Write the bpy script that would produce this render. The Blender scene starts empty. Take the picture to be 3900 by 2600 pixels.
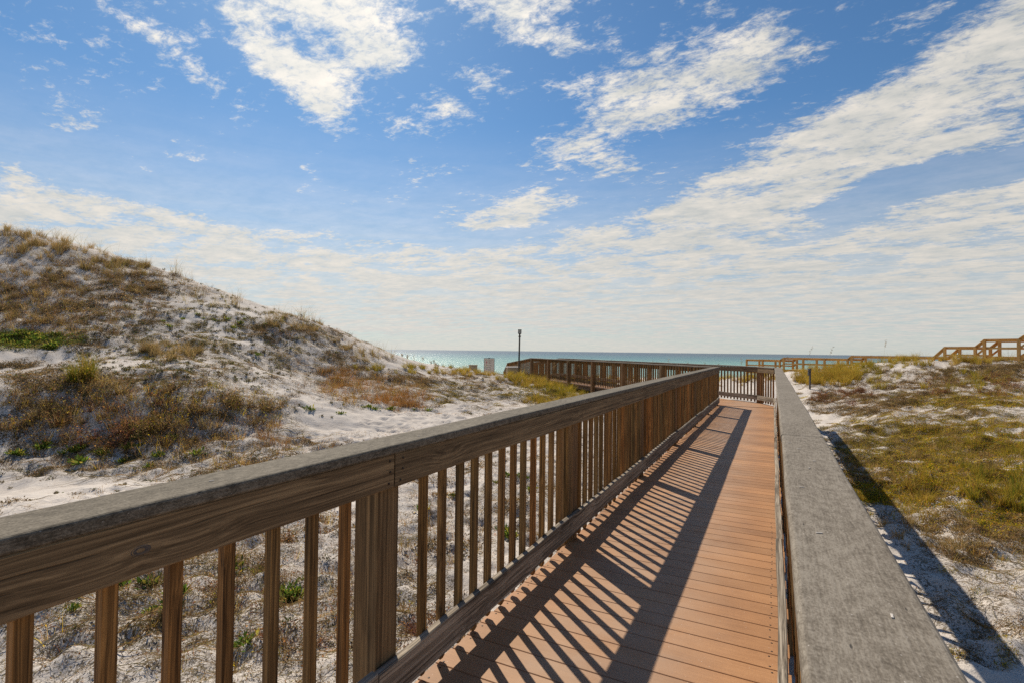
import bpy, math, random
import numpy as np
from mathutils import Vector, Matrix

random.seed(7)
rng = np.random.default_rng(7)
R = math.radians
scene = bpy.context.scene
col = scene.collection

# ---------------------------------------------------------------- camera
EYE = 1.53
TH, PIT, ROL, FPX = R(26.9), R(1.03), R(0.695), 1961.0       # heading, pitch, roll, focal in 3900-px units
cf = Vector((-math.sin(TH) * math.cos(PIT), math.cos(TH) * math.cos(PIT), math.sin(PIT)))
r0 = Vector((math.cos(TH), math.sin(TH), 0)); u0 = r0.cross(cf)
cr = r0 * math.cos(ROL) + u0 * math.sin(ROL)
cu = u0 * math.cos(ROL) - r0 * math.sin(ROL)
cam_d = bpy.data.cameras.new("camera"); cam = bpy.data.objects.new("camera", cam_d); col.objects.link(cam)
cam_d.sensor_width = 36; cam_d.lens = 36 * FPX / 3900
cam_d.clip_start = 0.05; cam_d.clip_end = 60000
m = Matrix((cr, cu, -cf)).transposed().to_4x4(); m.translation = (0, 0, EYE)
cam.matrix_world = m
scene.camera = cam

# ---------------------------------------------------------------- light
SUN = Vector((-0.78, 0.68, 1.0)).normalized()
sd = bpy.data.lights.new("sun", 'SUN'); sd.energy = 5.0; sd.angle = R(0.53); sd.color = (1.0, 0.90, 0.74)
so = bpy.data.objects.new("sun", sd); col.objects.link(so)
so.rotation_euler = (-SUN).to_track_quat('-Z', 'Y').to_euler(); so.location = (-30, 26, 42)
scene.view_settings.view_transform = 'Standard'; scene.view_settings.look = 'None'
scene.view_settings.exposure = 0.14
scene.cycles.use_denoising = False; scene.cycles.use_adaptive_sampling = False; scene.cycles.sample_clamp_indirect = 4.0; scene.cycles.max_bounces = 6; scene.view_settings.gamma = 1.0


# ---------------------------------------------------------------- node helper
class NT:
    def __init__(s, tree): s.t = tree; s.n = tree.nodes; s.l = tree.links
    def put(s, sock, v):
        if isinstance(v, bpy.types.NodeSocket): s.l.new(v, sock)
        elif v is not None:
            if hasattr(sock.default_value, '__len__') and not hasattr(v, '__len__'): v = [v] * len(sock.default_value)
            if hasattr(sock.default_value, '__len__') and len(v) == 3 and len(sock.default_value) == 4: v = (*v, 1)
            sock.default_value = v
    def node(s, typ, ins=None, **kw):
        nd = s.n.new(typ)
        for k, v in kw.items(): setattr(nd, k, v)
        for k, v in (ins or {}).items(): s.put(nd.inputs[k], v)
        return nd
    def math(s, op, a, b=None, c=None, clamp=False):
        nd = s.n.new('ShaderNodeMath'); nd.operation = op; nd.use_clamp = clamp
        s.put(nd.inputs[0], a)
        if b is not None: s.put(nd.inputs[1], b)
        if c is not None: s.put(nd.inputs[2], c)
        return nd.outputs[0]
    def vmath(s, op, a, b=None, out=0):
        nd = s.n.new('ShaderNodeVectorMath'); nd.operation = op
        s.put(nd.inputs[0], a)
        if b is not None: s.put(nd.inputs[3 if op == 'SCALE' else 1], b)
        return nd.outputs[out]
    def noise(s, vec, scale, detail=4, rough=0.55, dist=0.0, dim='3D'):
        nd = s.node('ShaderNodeTexNoise', {'Scale': scale, 'Detail': detail, 'Roughness': rough, 'Distortion': dist}, noise_dimensions=dim)
        if vec is not None: s.put(nd.inputs['Vector'], vec)
        return nd.outputs['Fac']
    def mapr(s, v, a, b, c=0.0, d=1.0, smooth=False):
        nd = s.node('ShaderNodeMapRange', {'Value': v, 'From Min': a, 'From Max': b, 'To Min': c, 'To Max': d})
        if smooth: nd.interpolation_type = 'SMOOTHSTEP'
        return nd.outputs[0]
    def mix(s, f, a, b, mode='MIX'):
        nd = s.n.new('ShaderNodeMix'); nd.data_type = 'RGBA'; nd.blend_type = mode
        s.put(nd.inputs[0], f); s.put(nd.inputs[6], a); s.put(nd.inputs[7], b)
        return nd.outputs[2]
    def ramp(s, f, stops):
        nd = s.n.new('ShaderNodeValToRGB'); e = nd.color_ramp.elements
        while len(e) < len(stops): e.new(0.5)
        for el, (p, c) in zip(e, stops): el.position = p; el.color = (*c, 1)
        s.put(nd.inputs[0], f); return nd.outputs[0]
    def mapping(s, v, scale=(1, 1, 1), loc=(0, 0, 0), rot=(0, 0, 0), typ='POINT'):
        nd = s.node('ShaderNodeMapping', {'Vector': v, 'Scale': scale, 'Location': loc, 'Rotation': rot}, vector_type=typ)
        return nd.outputs[0]
    def sep(s, v): return s.node('ShaderNodeSeparateXYZ', {0: v}).outputs
    def comb(s, x, y, z): return s.node('ShaderNodeCombineXYZ', {0: x, 1: y, 2: z}).outputs[0]


def px_dir(x, y):
    """direction of a point of the photograph (2352 px wide reading) in the world"""
    x /= 0.603077; y /= 0.603077
    return (cf * FPX + cr * (x - 1950) - cu * (y - 1300)).normalized()


# ---------------------------------------------------------------- sky
world = bpy.data.worlds.new("World"); scene.world = world; world.use_nodes = True
W = NT(world.node_tree); W.n.clear()
sky = W.node('ShaderNodeTexSky', sky_type='NISHITA'); sky.sun_disc = False
sky.sun_elevation = math.asin(SUN.z); sky.sun_rotation = math.atan2(SUN.x, SUN.y)
sky.air_density = 1.0; sky.dust_density = 0.25; sky.ozone_density = 2.5; sky.altitude = 0
dirv = W.node('ShaderNodeTexCoord').outputs['Generated']
dx, dy, dz = W.sep(dirv)
az = W.math('ARCTAN2', dx, dy); el = W.math('ARCSINE', W.math('MAXIMUM', dz, 0.0))
ae = W.comb(az, el, 0.0)
def azel(x, y):
    d = px_dir(x, y); return np.array([math.atan2(d.x, d.y), math.asin(d.z)])
BL = [  # cx, cy, a, b, angle, weight : cloud masses of the photographed sky
    (760, 5, 250, 120, 0, 1.2), (860, 120, 150, 90, 0, 1.0), (690, 170, 190, 80, -25, .9), (740, 250, 110, 75, -35, .75),
    (600, 105, 120, 60, -30, .6), (540, 25, 100, 40, -10, .5), (380, 90, 130, 45, -30, .42), (460, 70, 60, 30, 0, .4),
    (460, 175, 80, 35, -20, .38), (250, 15, 90, 35, -30, .3), (150, 240, 180, 60, -10, .26), (430, 370, 90, 30, -10, .36),
    (750, 400, 100, 35, -20, .33), (690, 440, 70, 40, 0, .33), (800, 468, 60, 22, 0, .3), (1200, 0, 220, 90, 0, 1.0),
    (1240, 85, 120, 55, -10, .6), (1330, 100, 130, 50, 5, .5), (1020, 240, 75, 40, -25, .6), (1105, 175, 110, 50, -10, .5),
    (965, 390, 70, 45, 0, .36), (1040, 395, 60, 30, 10, .3), (1560, 180, 330, 120, 12, .8), (1720, 130, 150, 90, 30, .7),
    (1480, 235, 220, 90, -5, .6), (1290, 200, 90, 50, 10, .35), (1350, 340, 210, 90, 5, .75), (1420, 385, 120, 50, 0, .5),
    (1180, 470, 190, 70, 8, .85), (1110, 510, 200, 38, 5, .7), (1860, 120, 70, 40, 10, .5), (1640, 25, 100, 35, -10, .38),
    (2090, 40, 180, 50, 25, .4), (2260, 150, 330, 150, 30, 1.1), (2420, 90, 220, 160, 30, .9), (2050, 290, 380, 140, 22, 1.0),
    (1820, 410, 420, 130, 24, 1.1), (1600, 500, 420, 110, 18, 1.0), (2250, 290, 330, 90, 12, .7), (2330, 480, 520, 120, 14, 1.1),
    (1950, 580, 620, 130, 8, .9), (1350, 590, 560, 90, 8, 1.0), (350, 540, 650, 95, -12, 1.1), (0, 460, 280, 60, -14, .8),
    (700, 640, 800, 130, -6, 1.2), (1500, 700, 1500, 150, 0, 1.2), (200, 700, 1300, 200, 0, 1.2), (2400, 680, 900, 140, 0, .8),
    (0, 390, 110, 35, -20, .4), (130, 440, 130, 30, -18, .35),
    (2230, 395, 420, 48, 9, -1.1), (1700, 530, 140, 35, 10, -.45), (2000, 610, 420, 35, 4, -.45), (1960, 470, 160, 40, 20, -.4),
    (1150, 640, 320, 20, -3, -.3), (1550, 330, 120, 50, 20, -.3), (1180, 300, 160, 80, 0, -.3)]
cov = None
for (cx, cy, a, b, ang, wt) in BL:
    c0 = azel(cx, cy); t = R(ang)
    ea = (azel(cx + 40 * math.cos(t), cy - 40 * math.sin(t)) - c0) / 40
    eb = (azel(cx + 40 * math.sin(t), cy + 40 * math.cos(t)) - c0) / 40
    mp = W.mapping(ae, (max(np.hypot(*ea) * a, 1e-3), max(np.hypot(*eb) * b, 1e-3), 1), (c0[0], c0[1], 0), (0, 0, math.atan2(ea[1], ea[0])), 'TEXTURE')
    g = W.node('ShaderNodeTexGradient', {'Vector': mp}, gradient_type='SPHERICAL').outputs['Fac']
    cov = W.math('MULTIPLY_ADD', g, wt, cov if cov is not None else 0.0)
# behind the viewer: a few scattered fields
back = W.math('MULTIPLY', W.mapr(dy, 0.05, -0.3, 0, 0.12), W.noise(dirv, 1.6, 2))
cov = W.math('ADD', W.math('MINIMUM', cov, 0.86), back)
zz = W.math('ADD', dz, 0.07)
pl = W.comb(W.math('DIVIDE', dx, zz), W.math('DIVIDE', dy, zz), 0.0)
rotp = W.mapping(pl, (1.0, 1.35, 1), (0, 0, 0), (0, 0, R(24)))
n1 = W.noise(rotp, 2.3, 9, 0.62, 0.35)
n2 = W.noise(rotp, 15.0, 8, 0.72, 0.25)
nf = W.mapr(el, 0.06, 0.42, 0.25, 0.58)
nn = W.math('ADD', W.math('MULTIPLY', n1, W.math('SUBTRACT', 1.0, nf)), W.math('MULTIPLY', n2, nf))
n0 = W.noise(rotp, 0.9, 3, 0.55, 0.5)
raw = W.math('ADD', W.math('ADD', W.math('MULTIPLY', cov, 0.60), W.math('MULTIPLY', W.math('SUBTRACT', n0, 0.5), W.math('MULTIPLY', cov, 0.6))), W.math('MULTIPLY', W.math('SUBTRACT', nn, 0.5), 2.6))
dens = W.mapr(raw, 0.06, 0.58, 0, 1, True)
# streaks of thin veil towards the horizon
st = W.noise(W.comb(W.math('MULTIPLY', az, 2.2), W.math('MULTIPLY', el, 26.0), 0.0), 1.6, 4, 0.55, 0.4)
veil = W.mapr(el, 0.42, 0.10, 0.0, 1.0)
veil = W.math('MULTIPLY', W.math('POWER', veil, 1.5), W.mapr(st, 0.3, 0.62, 0.80, 1.0))
dens = W.math('MAXIMUM', dens, W.math('MULTIPLY', veil, 0.92))
sdot = W.vmath('DOT_PRODUCT', dirv, tuple(SUN), out=1)
glow = W.math('POWER', W.math('MAXIMUM', sdot, 0.0), 6.0)
shade = W.math('ADD', W.math('MULTIPLY', n2, 0.62), W.math('MULTIPLY', st, 0.38))
mid = W.noise(rotp, 4.6, 5, 0.6, 0.2)
shade = W.math('ADD', W.math('MULTIPLY', shade, 0.5), W.math('MULTIPLY', mid, 0.5))
amp = W.mapr(el, 0.05, 0.5, 0.35, 1.0)
cb = W.math('ADD', 6.5, W.math('MULTIPLY', amp, W.mapr(shade, 0.36, 0.62, -1.7, 1.5)))
cb = W.math('ADD', cb, W.math('MULTIPLY', glow, 3.2))
warm = W.mix(W.mapr(shade, 0.35, 0.6), (0.91, 0.96, 0.96), (1.05, 0.99, 0.90))
cloudc = W.vmath('SCALE', warm, cb)
skyc = W.mix(1.0, sky.outputs[0], (0.57, 0.83, 0.98), 'MULTIPLY')
skyc = W.node('ShaderNodeHueSaturation', {'Color': skyc, 'Saturation': 1.0, 'Value': 1.0}).outputs[0]
fin = W.mix(dens, skyc, cloudc)
bg = W.node('ShaderNodeBackground', {'Color': fin, 'Strength': 0.088})
W.l.new(bg.outputs[0], W.node('ShaderNodeOutputWorld').inputs[0])


# ---------------------------------------------------------------- materials
def new_mat(name):
    mt = bpy.data.materials.new(name); mt.use_nodes = True; T = NT(mt.node_tree); T.n.clear()
    out = T.node('ShaderNodeOutputMaterial'); return mt, T, out

def principled(T, out, colr, rough=0.8, spec=0.3, bump=None, bs=0.5, bd=0.01, **kw):
    ins = {'Base Color': colr, 'Roughness': rough, 'Specular IOR Level': spec}
    ins.update(kw)
    if bump is not None:
        ins['Normal'] = T.node('ShaderNodeBump', {'Strength': bs, 'Distance': bd, 'Height': bump}).outputs[0]
    p = T.node('ShaderNodeBsdfPrincipled', ins); T.l.new(p.outputs[0], out.inputs[0]); return p

def wood(name, dark, mid, light, tint=None, knots=1.0, grain=1.0, spec=0.25, contrast=1.0):
    mt, T, out = new_mat(name)
    oc = T.node('ShaderNodeTexCoord').outputs['Object']
    rnd = T.node('ShaderNodeObjectInfo').outputs['Random']
    off = T.comb(T.math('MULTIPLY', rnd, 37.0), T.math('MULTIPLY', rnd, 11.0), T.math('MULTIPLY', rnd, 23.0))
    p = T.vmath('ADD', oc, off)
    kn = T.node('ShaderNodeTexVoronoi', {'Vector': T.mapping(p, (1.5, 5.0, 0.0)), 'Scale': 1.0, 'Randomness': 1.0}).outputs['Distance']
    kfall = T.mapr(kn, 0.02, 0.34, 1, 0, True)
    wob = T.noise(T.mapping(p, (0.9, 5, 5)), 1.0, 3)
    ph = T.math('ADD', T.math('MULTIPLY', wob, 0.04), T.math('MULTIPLY', kfall, 0.022 * knots))
    x, y, z = T.sep(p)
    y2 = T.math('ADD', y, ph); z2 = T.math('ADD', z, T.math('MULTIPLY', ph, 0.7))
    q = T.comb(x, y2, z2)
    g1 = T.noise(T.mapping(q, (0.4, 60, 60)), 1.0, 2, 0.55)         # annual rings
    g2 = T.noise(T.mapping(q, (2.2, 190, 190)), 1.0, 3, 0.65)      # fibres
    blot = T.noise(T.mapping(p, (1.3, 7, 7)), 1.0, 4, 0.6)
    f = T.math('ADD', T.math('ADD', T.math('MULTIPLY', g1, 0.36), T.math('MULTIPLY', g2, 0.42)), T.math('MULTIPLY', blot, 0.22))
    f = T.mapr(f, 0.5 - 0.13 / contrast, 0.5 + 0.13 / contrast)
    c = T.ramp(f, [(0.0, dark), (0.5, mid), (1.0, light)])
    if tint:  # whole-piece hue differences from board to board
        r2 = T.math('FRACT', T.math('MULTIPLY', rnd, 7.31))
        tc = T.ramp(r2, [(i / (len(tint) - 1), t) for i, t in enumerate(tint)])
        c = T.mix(1.0, c, tc, 'MULTIPLY')
    split = T.mapr(T.noise(T.mapping(q, (1.1, 95, 95)), 1.0, 2, 0.5), 0.66, 0.72)      # drying cracks
    c = T.mix(T.math('MULTIPLY', split, 0.75 * grain), c, tuple(v * 0.25 for v in dark))
    core = T.mapr(kn, 0.025, 0.06, 1, 0)
    c = T.mix(T.math('MULTIPLY', core, 0.8 * min(knots, 1)), c, tuple(v * 0.4 for v in dark))
    h = T.math('SUBTRACT', T.math('ADD', T.math('MULTIPLY', g1, 0.6), T.math('MULTIPLY', g2, 0.5)), T.math('MULTIPLY', split, 0.8))
    principled(T, out, c, 0.82, spec, h, 0.55 * grain, 0.003)
    return mt

M = {}
M['fascia'] = wood('weathered_rail_wood', (.055, .038, .020), (.165, .118, .068), (.34, .25, .145),
                   [(1, .95, .86), (1.05, 1.0, .93), (.9, .86, .82), (1.1, 1.0, .88)], 1.0, 1.0, contrast=1.0)
M['baluster'] = wood('weathered_baluster_wood', (.05, .029, .011), (.20, .118, .048), (.42, .25, .10),
                     [(1.1, .95, .75), (.8, .85, .8), (1.05, .97, .85), (1.25, .92, .62), (.7, .72, .68), (1.1, 1, .75), (.95, .82, .7)], .8, .8, contrast=1.25)
M['post'] = wood('weathered_post_wood', (.045, .029, .014), (.18, .112, .055), (.36, .23, .115), [(.9, .95, .95), (1.12, .95, .8), (1, 1, 1)], .6, 1.0)
M['bottom'] = wood('weathered_bottom_rail_wood', (.07, .058, .046), (.22, .185, .15), (.42, .37, .31), [(1, .98, .93), (.95, .93, .88), (1.1, 1.05, .96)], 1.1, 1.2, contrast=1.5)
M['timber'] = wood('new_yellow_timber', (.20, .11, .035), (.46, .28, .095), (.62, .41, .16), [(1, 1, 1), (1.1, .95, .8), (.9, .9, .95)], .5, .5)
M['joist'] = wood('understructure_wood', (.04, .03, .02), (.13, .09, .06), (.22, .16, .11))
M['stake'] = wood('grey_stake_wood', (.035, .03, .026), (.10, .085, .075), (.2, .17, .15))

def cap_mat(nm='grey_cap_board', stops=[(0, (.10, .083, .064)), (.5, (.168, .142, .112)), (1, (.25, .218, .178))]):
    mt, T, out = new_mat(nm)
    oc = T.node('ShaderNodeTexCoord').outputs['Object']; rnd = T.node('ShaderNodeObjectInfo').outputs['Random']
    p = T.vmath('ADD', oc, T.comb(T.math('MULTIPLY', rnd, 31.0), T.math('MULTIPLY', rnd, 9.0), 0.0))
    big = T.noise(T.mapping(p, (2.2, 6, 6)), 1.0, 5, 0.62, 0.6)
    med = T.noise(T.mapping(p, (28, 46, 46)), 1.0, 4, 0.7)
    fine = T.noise(T.mapping(p, (150, 240, 240)), 1.0, 2, 0.6)
    fib = T.noise(T.mapping(p, (18, 190, 190)), 1.0, 3, 0.6)
    f = T.math('ADD', T.math('ADD', T.math('MULTIPLY', big, 0.16), T.math('MULTIPLY', med, 0.30)), T.math('ADD', T.math('MULTIPLY', fine, 0.28), T.math('MULTIPLY', fib, 0.20)))
    c = T.ramp(T.mapr(f, 0.37, 0.53), stops)
    spk = T.node('ShaderNodeTexVoronoi', {'Vector': T.mapping(p, (50, 75, 75)), 'Scale': 1.0}).outputs['Distance']
    c = T.mix(T.math('MULTIPLY', T.mapr(spk, 0.05, 0.11, 1, 0), 0.55), c, (.5, .46, .42))
    pit = T.node('ShaderNodeTexVoronoi', {'Vector': T.mapping(p, (9, 34, 34), (4, 2, 1)), 'Scale': 1.0}).outputs['Distance']
    pt = T.mapr(pit, 0.035, 0.075, 1, 0)
    c = T.mix(T.math('MULTIPLY', pt, 0.8), c, (.035, .03, .026))
    h = T.math('SUBTRACT', T.math('ADD', T.math('MULTIPLY', fib, 0.5), T.math('MULTIPLY', med, 0.6)), T.math('MULTIPLY', pt, 0.6))
    principled(T, out, c, 0.85, 0.2, h, 0.6, 0.003)
    return mt
M['cap'] = cap_mat()
M['cap_shaded'] = cap_mat('shaded_cap_board', [(0, (.05, .042, .030)), (.5, (.112, .094, .070)), (1, (.20, .172, .132))])  # left rail: same boards, with dimmer light painted into a darker, browner colour

def deck_mat():
    mt, T, out = new_mat('red_composite_decking')
    oc = T.node('ShaderNodeTexCoord').outputs['Object']; rnd = T.node('ShaderNodeObjectInfo').outputs['Random']
    pos = T.node('ShaderNodeNewGeometry').outputs['Position']
    p = T.vmath('ADD', oc, T.comb(T.math('MULTIPLY', rnd, 31.0), T.math('MULTIPLY', rnd, 9.0), 0.0))
    sp = T.noise(T.mapping(p, (180, 260, 260)), 1.0, 3, 0.7)
    fib = T.noise(T.mapping(p, (5, 210, 210)), 1.0, 3, 0.6)
    big = T.noise(T.mapping(pos, (1.7, 1.7, 1.7)), 1.0, 4, 0.6)
    f = T.math('ADD', T.math('ADD', T.math('MULTIPLY', sp, 0.4), T.math('MULTIPLY', fib, 0.25)), T.math('MULTIPLY', big, 0.35))
    c = T.ramp(T.mapr(f, 0.34, 0.66), [(0, (.21, .092, .034)), (.5, (.35, .168, .068)), (1, (.47, .245, .108))])
    v = T.mapr(rnd, 0, 1, 0.82, 1.14)
    c = T.vmath('SCALE', c, v)
    px, py, pz = T.sep(pos)
    # trodden sand dust lies along the middle of the walk, board ends stay cleaner
    mid = T.math('ABSOLUTE', T.math('ADD', px, 0.78))
    dust = T.math('MULTIPLY', T.mapr(mid, 0.15, 0.72, 1, 0, True), T.mapr(T.noise(pos, 3.1, 5, 0.65), 0.35, 0.7, 0.25, 0.75))
    c = T.mix(T.math('MULTIPLY', dust, 0.8), c, (.40, .285, .205))
    gr = T.node('ShaderNodeTexVoronoi', {'Vector': pos, 'Scale': 27.0}).outputs['Distance']
    c = T.mix(T.math('MULTIPLY', T.mapr(gr, 0.035, 0.07, 1, 0), 0.75), c, (.62, .55, .48))
    h = T.math('ADD', T.math('MULTIPLY', fib, 0.8), T.math('MULTIPLY', sp, 0.4))
    principled(T, out, c, 0.62, 0.4, h, 0.35, 0.002)
    return mt
M['deck'] = deck_mat()

def sand_mat():
    mt, T, out = new_mat('white_quartz_sand')
    pos = T.node('ShaderNodeNewGeometry').outputs['Position']
    veg = T.node('ShaderNodeAttribute', attribute_name='veg').outputs['Fac']
    big = T.noise(pos, 0.35, 4, 0.6)
    med = T.noise(pos, 3.0, 6, 0.65)
    fine = T.noise(pos, 26.0, 5, 0.7)
    grain = T.noise(pos, 320.0, 2, 0.7)
    f = T.math('ADD', T.math('ADD', T.math('MULTIPLY', med, 0.35), T.math('MULTIPLY', fine, 0.3)), T.math('ADD', T.math('MULTIPLY', grain, 0.15), T.math('MULTIPLY', big, 0.2)))
    c = T.ramp(T.mapr(f, 0.3, 0.68), [(0, (.38, .33, .285)), (.5, (.54, .485, .435)), (1, (.64, .59, .54))])
    # dead leaves, roots and crumbs caught in the sand where plants grow
    d1 = T.noise(T.mapping(pos, (1, 1, 1)), 34.0, 4, 0.8, 1.2)
    d2 = T.noise(pos, 5.0, 4, 0.7)
    thr = T.math('ADD', T.math('MULTIPLY', veg, 0.15), T.math('MULTIPLY', T.math('SUBTRACT', d2, 0.5), 0.45))
    deb = T.mapr(T.math('ADD', d1, thr), 0.68, 0.71)
    dc = T.ramp(T.noise(pos, 9.0, 3), [(0.35, (.07, .05, .03)), (0.5, (.14, .10, .055)), (0.65, (.10, .09, .05))])
    c = T.mix(T.math('MULTIPLY', deb, 0.85), c, dc)
    wave = T.node('ShaderNodeTexWave', {'Vector': T.mapping(pos, (1, 1, 0.3), rot=(0, 0, R(35))), 'Scale': 4.2, 'Distortion': 5.0, 'Detail': 2, 'Detail Scale': 1.5}).outputs['Fac']
    h = T.math('ADD', T.math('ADD', T.math('MULTIPLY', med, 1.2), T.math('MULTIPLY', fine, 0.65)), T.math('ADD', T.math('MULTIPLY', T.math('MULTIPLY', wave, 0.12), T.mapr(veg, 0, .6, 1, 0)), T.math('MULTIPLY', deb, 0.5)))
    principled(T, out, c, 0.95, 0.1, h, 0.75, 0.02)
    return mt
M['sand'] = sand_mat()

def sea_mat():
    mt, T, out = new_mat('gulf_water')
    pos = T.node('ShaderNodeNewGeometry').outputs['Position']
    x, y, z = T.sep(pos)
    off = T.math('ADD', T.math('MULTIPLY', x, -0.4524), T.math('MULTIPLY', y, 0.8918))    # metres offshore direction
    al = T.math('ADD', T.math('MULTIPLY', x, 0.8918), T.math('MULTIPLY', y, 0.4524))
    v = T.comb(al, off, 0.0)
    patch = T.noise(T.mapping(v, (0.004, 0.012, 1)), 1.0, 4, 0.6)
    lo = T.math('ADD', T.math('LOGARITHM', T.math('MAXIMUM', off, 10.0), 10.0), T.math('MULTIPLY', T.math('SUBTRACT', patch, 0.5), 0.28))
    c = T.ramp(T.mapr(lo, 2.0, 3.4), [(0.05, (.26, .42, .35)), (0.36, (.15, .33, .28)), (0.56, (.06, .17, .19)), (0.8, (.035, .08, .12)), (1, (.025, .055, .095))])
    w1 = T.noise(T.mapping(v, (0.10, 0.42, 1)), 1.0, 5, 0.65, 0.5)
    w2 = T.noise(T.mapping(v, (0.55, 1.7, 1)), 1.0, 4, 0.65)
    w3 = T.noise(T.mapping(v, (0.02, 0.10, 1)), 1.0, 3, 0.6)
    h = T.math('ADD', T.math('ADD', T.math('MULTIPLY', w1, 0.9), T.math('MULTIPLY', w2, 0.35)), T.math('MULTIPLY', w3, 1.6))
    c = T.mix(T.mapr(w1, 0.35, 0.65, 0.35, 0.0), c, (.02, .10, .12))
    principled(T, out, c, 0.33, 0.26, h, 1.0, 0.8)
    return mt
M['sea'] = sea_mat()

def plant_mat():
    mt, T, out = new_mat('dune_plant')
    c = T.node('ShaderNodeAttribute', attribute_name='tint').outputs['Color']
    rnd = T.node('ShaderNodeObjectInfo').outputs['Random']
    c = T.vmath('SCALE', c, T.mapr(rnd, 0, 1, 0.8, 1.2))
    d = T.node('ShaderNodeBsdfPrincipled', {'Base Color': c, 'Roughness': 0.75, 'Specular IOR Level': 0.08})
    tr = T.node('ShaderNodeBsdfTranslucent', {'Color': T.vmath('SCALE', c, 1.5)})
    mx = T.node('ShaderNodeMixShader', {0: 0.36, 1: d.outputs[0], 2: tr.outputs[0]})
    T.l.new(mx.outputs[0], out.inputs[0]); return mt
M['plant'] = plant_mat()

def plain(name, c, rough=0.6, spec=0.3, metal=0.0, var=0.15, scale=30):
    mt, T, out = new_mat(name)
    n = T.noise(T.node('ShaderNodeTexCoord').outputs['Object'], scale, 4, 0.6)
    cc = T.vmath('SCALE', T.mix(0.0, c, c), T.mapr(n, 0.3, 0.7, 1 - var, 1 + var))
    principled(T, out, cc, rough, spec, n, 0.2, 0.002, Metallic=metal)
    return mt
M['screw'] = plain('dark_screw', (.03, .022, .018), .5, .4, .3)
M['chip'] = plain('pale_wood_sliver', (.55, .5, .45), .8)
M['pole'] = plain('dark_bronze_pole', (.055, .045, .035), .5, .4, .2)
M['lens'] = plain('lamp_lens', (.32, .33, .29), .25, .5)
M['signface'] = plain('sign_face', (.66, .58, .48), .5, .4, 0, .06, 4)
M['signframe'] = plain('sign_frame', (.05, .06, .055), .5)
M['ink'] = plain('sign_ink', (.06, .055, .05), .6)
for nm, cc in dict(red=(.5, .03, .04), yellow=(.55, .42, .05), green=(.05, .3, .1), purple=(.25, .08, .35)).items():
    M['flag_' + nm] = plain('flag_' + nm, cc, .6)
M['box'] = plain('tan_painted_wood', (.33, .26, .18), .8, .2, 0, .25, 12)
M['boxtop'] = plain('pale_top_board', (.62, .58, .54), .7, .2, 0, .1, 12)
M['metal'] = plain('grey_metal_plate', (.30, .29, .28), .5, .4, .3)


# ---------------------------------------------------------------- object helpers
def tag(o, label=None, cat=None, group=None, kind=None):
    if label: o['label'] = label
    if cat: o['category'] = cat
    if group: o['group'] = group
    if kind: o['kind'] = kind
    return o

def thing(name, loc, label, cat, group=None):
    o = bpy.data.objects.new(name, None); col.objects.link(o); o.location = loc; o.empty_display_size = 0.2
    return tag(o, label, cat, group)

def link(name, me, parent=None, mw=None, mat=None):
    if mat is not None and not me.materials: me.materials.append(mat)
    o = bpy.data.objects.new(name, me); col.objects.link(o)
    if mw is not None:
        if parent is not None:
            o.parent = parent
            base = Vector((0, 0, 0)); p = parent; inv = Matrix.Identity(4); ch = []
            while p is not None: ch.append(p.matrix_basis.copy()); p = p.parent
            acc = Matrix.Identity(4)
            for c in reversed(ch): acc = acc @ c
            o.matrix_basis = acc.inverted() @ mw
        else: o.matrix_world = mw
    elif parent is not None: o.parent = parent
    return o

def mesh(name, V, F, smooth=False):
    me = bpy.data.meshes.new(name); me.from_pydata([tuple(v) for v in V], [], F); me.update()
    if smooth: me.polygons.foreach_set('use_smooth', [True] * len(me.polygons))
    return me

def board_mesh(name, L, w, t, r=0.003, nseg=1, wob=0.0, arc=1, chamfer=0.0, seed=0, waney=0.0):
    """plank along local X (0..L), width on Y, thickness on Z, rounded long edges"""
    rr = random.Random(seed); prof = []
    for (sy, sz, a0) in ((1, 1, 0), (-1, 1, 90), (-1, -1, 180), (1, -1, 270)):
        for k in range(arc + 1):
            a = R(a0 + 90 * k / arc)
            prof.append((sy * (w / 2 - r) + r * math.cos(a), sz * (t / 2 - r) + r * math.sin(a)))
    n = len(prof); V = []; F = []
    xs = [L * i / nseg for i in range(nseg + 1)]; sc = [1.0] * len(xs)
    if chamfer: xs = [0] + [chamfer] + xs[1:]; sc = [0.62, 1.0] + [1.0] * (len(xs) - 2)
    p1, p2, p3 = rr.random() * 6, rr.random() * 6, rr.random() * 6
    for x, s in zip(xs, sc):
        oy = wob * (math.sin(x * 1.9 + p1) + 0.6 * math.sin(x * 4.7 + p2)); oz = wob * 0.6 * math.sin(x * 2.6 + p3)
        ww = 1 + waney * math.sin(x * 6.1 + p2) * math.sin(x * 2.3 + p3)
        V += [(x, y * s * ww + oy, z * s + oz) for y, z in prof]
    for i in range(len(xs) - 1):
        for j in range(n):
            a = i * n + j; b = i * n + (j + 1) % n; F.append((a, b, b + n, a + n))
    F.append(tuple(range(n - 1, -1, -1))); q = (len(xs) - 1) * n; F.append(tuple(q + j for j in range(n)))
    me = mesh(name, V, F); me.update(); return me

def frame(P0, P1, up=(0, 0, 1)):
    P0 = Vector(P0); P1 = Vector(P1); x = (P1 - P0).normalized(); z = Vector(up); z = (z - x * z.dot(x)).normalized(); y = z.cross(x)
    mw = Matrix((x, y, z)).transposed().to_4x4(); mw.translation = P0; return mw, (P1 - P0).length

_cache = {}
def board(name, P0, P1, w, t, mat, parent, up=(0, 0, 1), share=None, **kw):
    mw, L = frame(P0, P1, up)
    if share is not None:
        key = (share, round(L, 3), w, t)
        if key not in _cache: _cache[key] = board_mesh(name, L, w, t, **kw)
        me = _cache[key]
    else: me = board_mesh(name, L, w, t, **kw)
    return link(name, me, parent, mw, mat)

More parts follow.
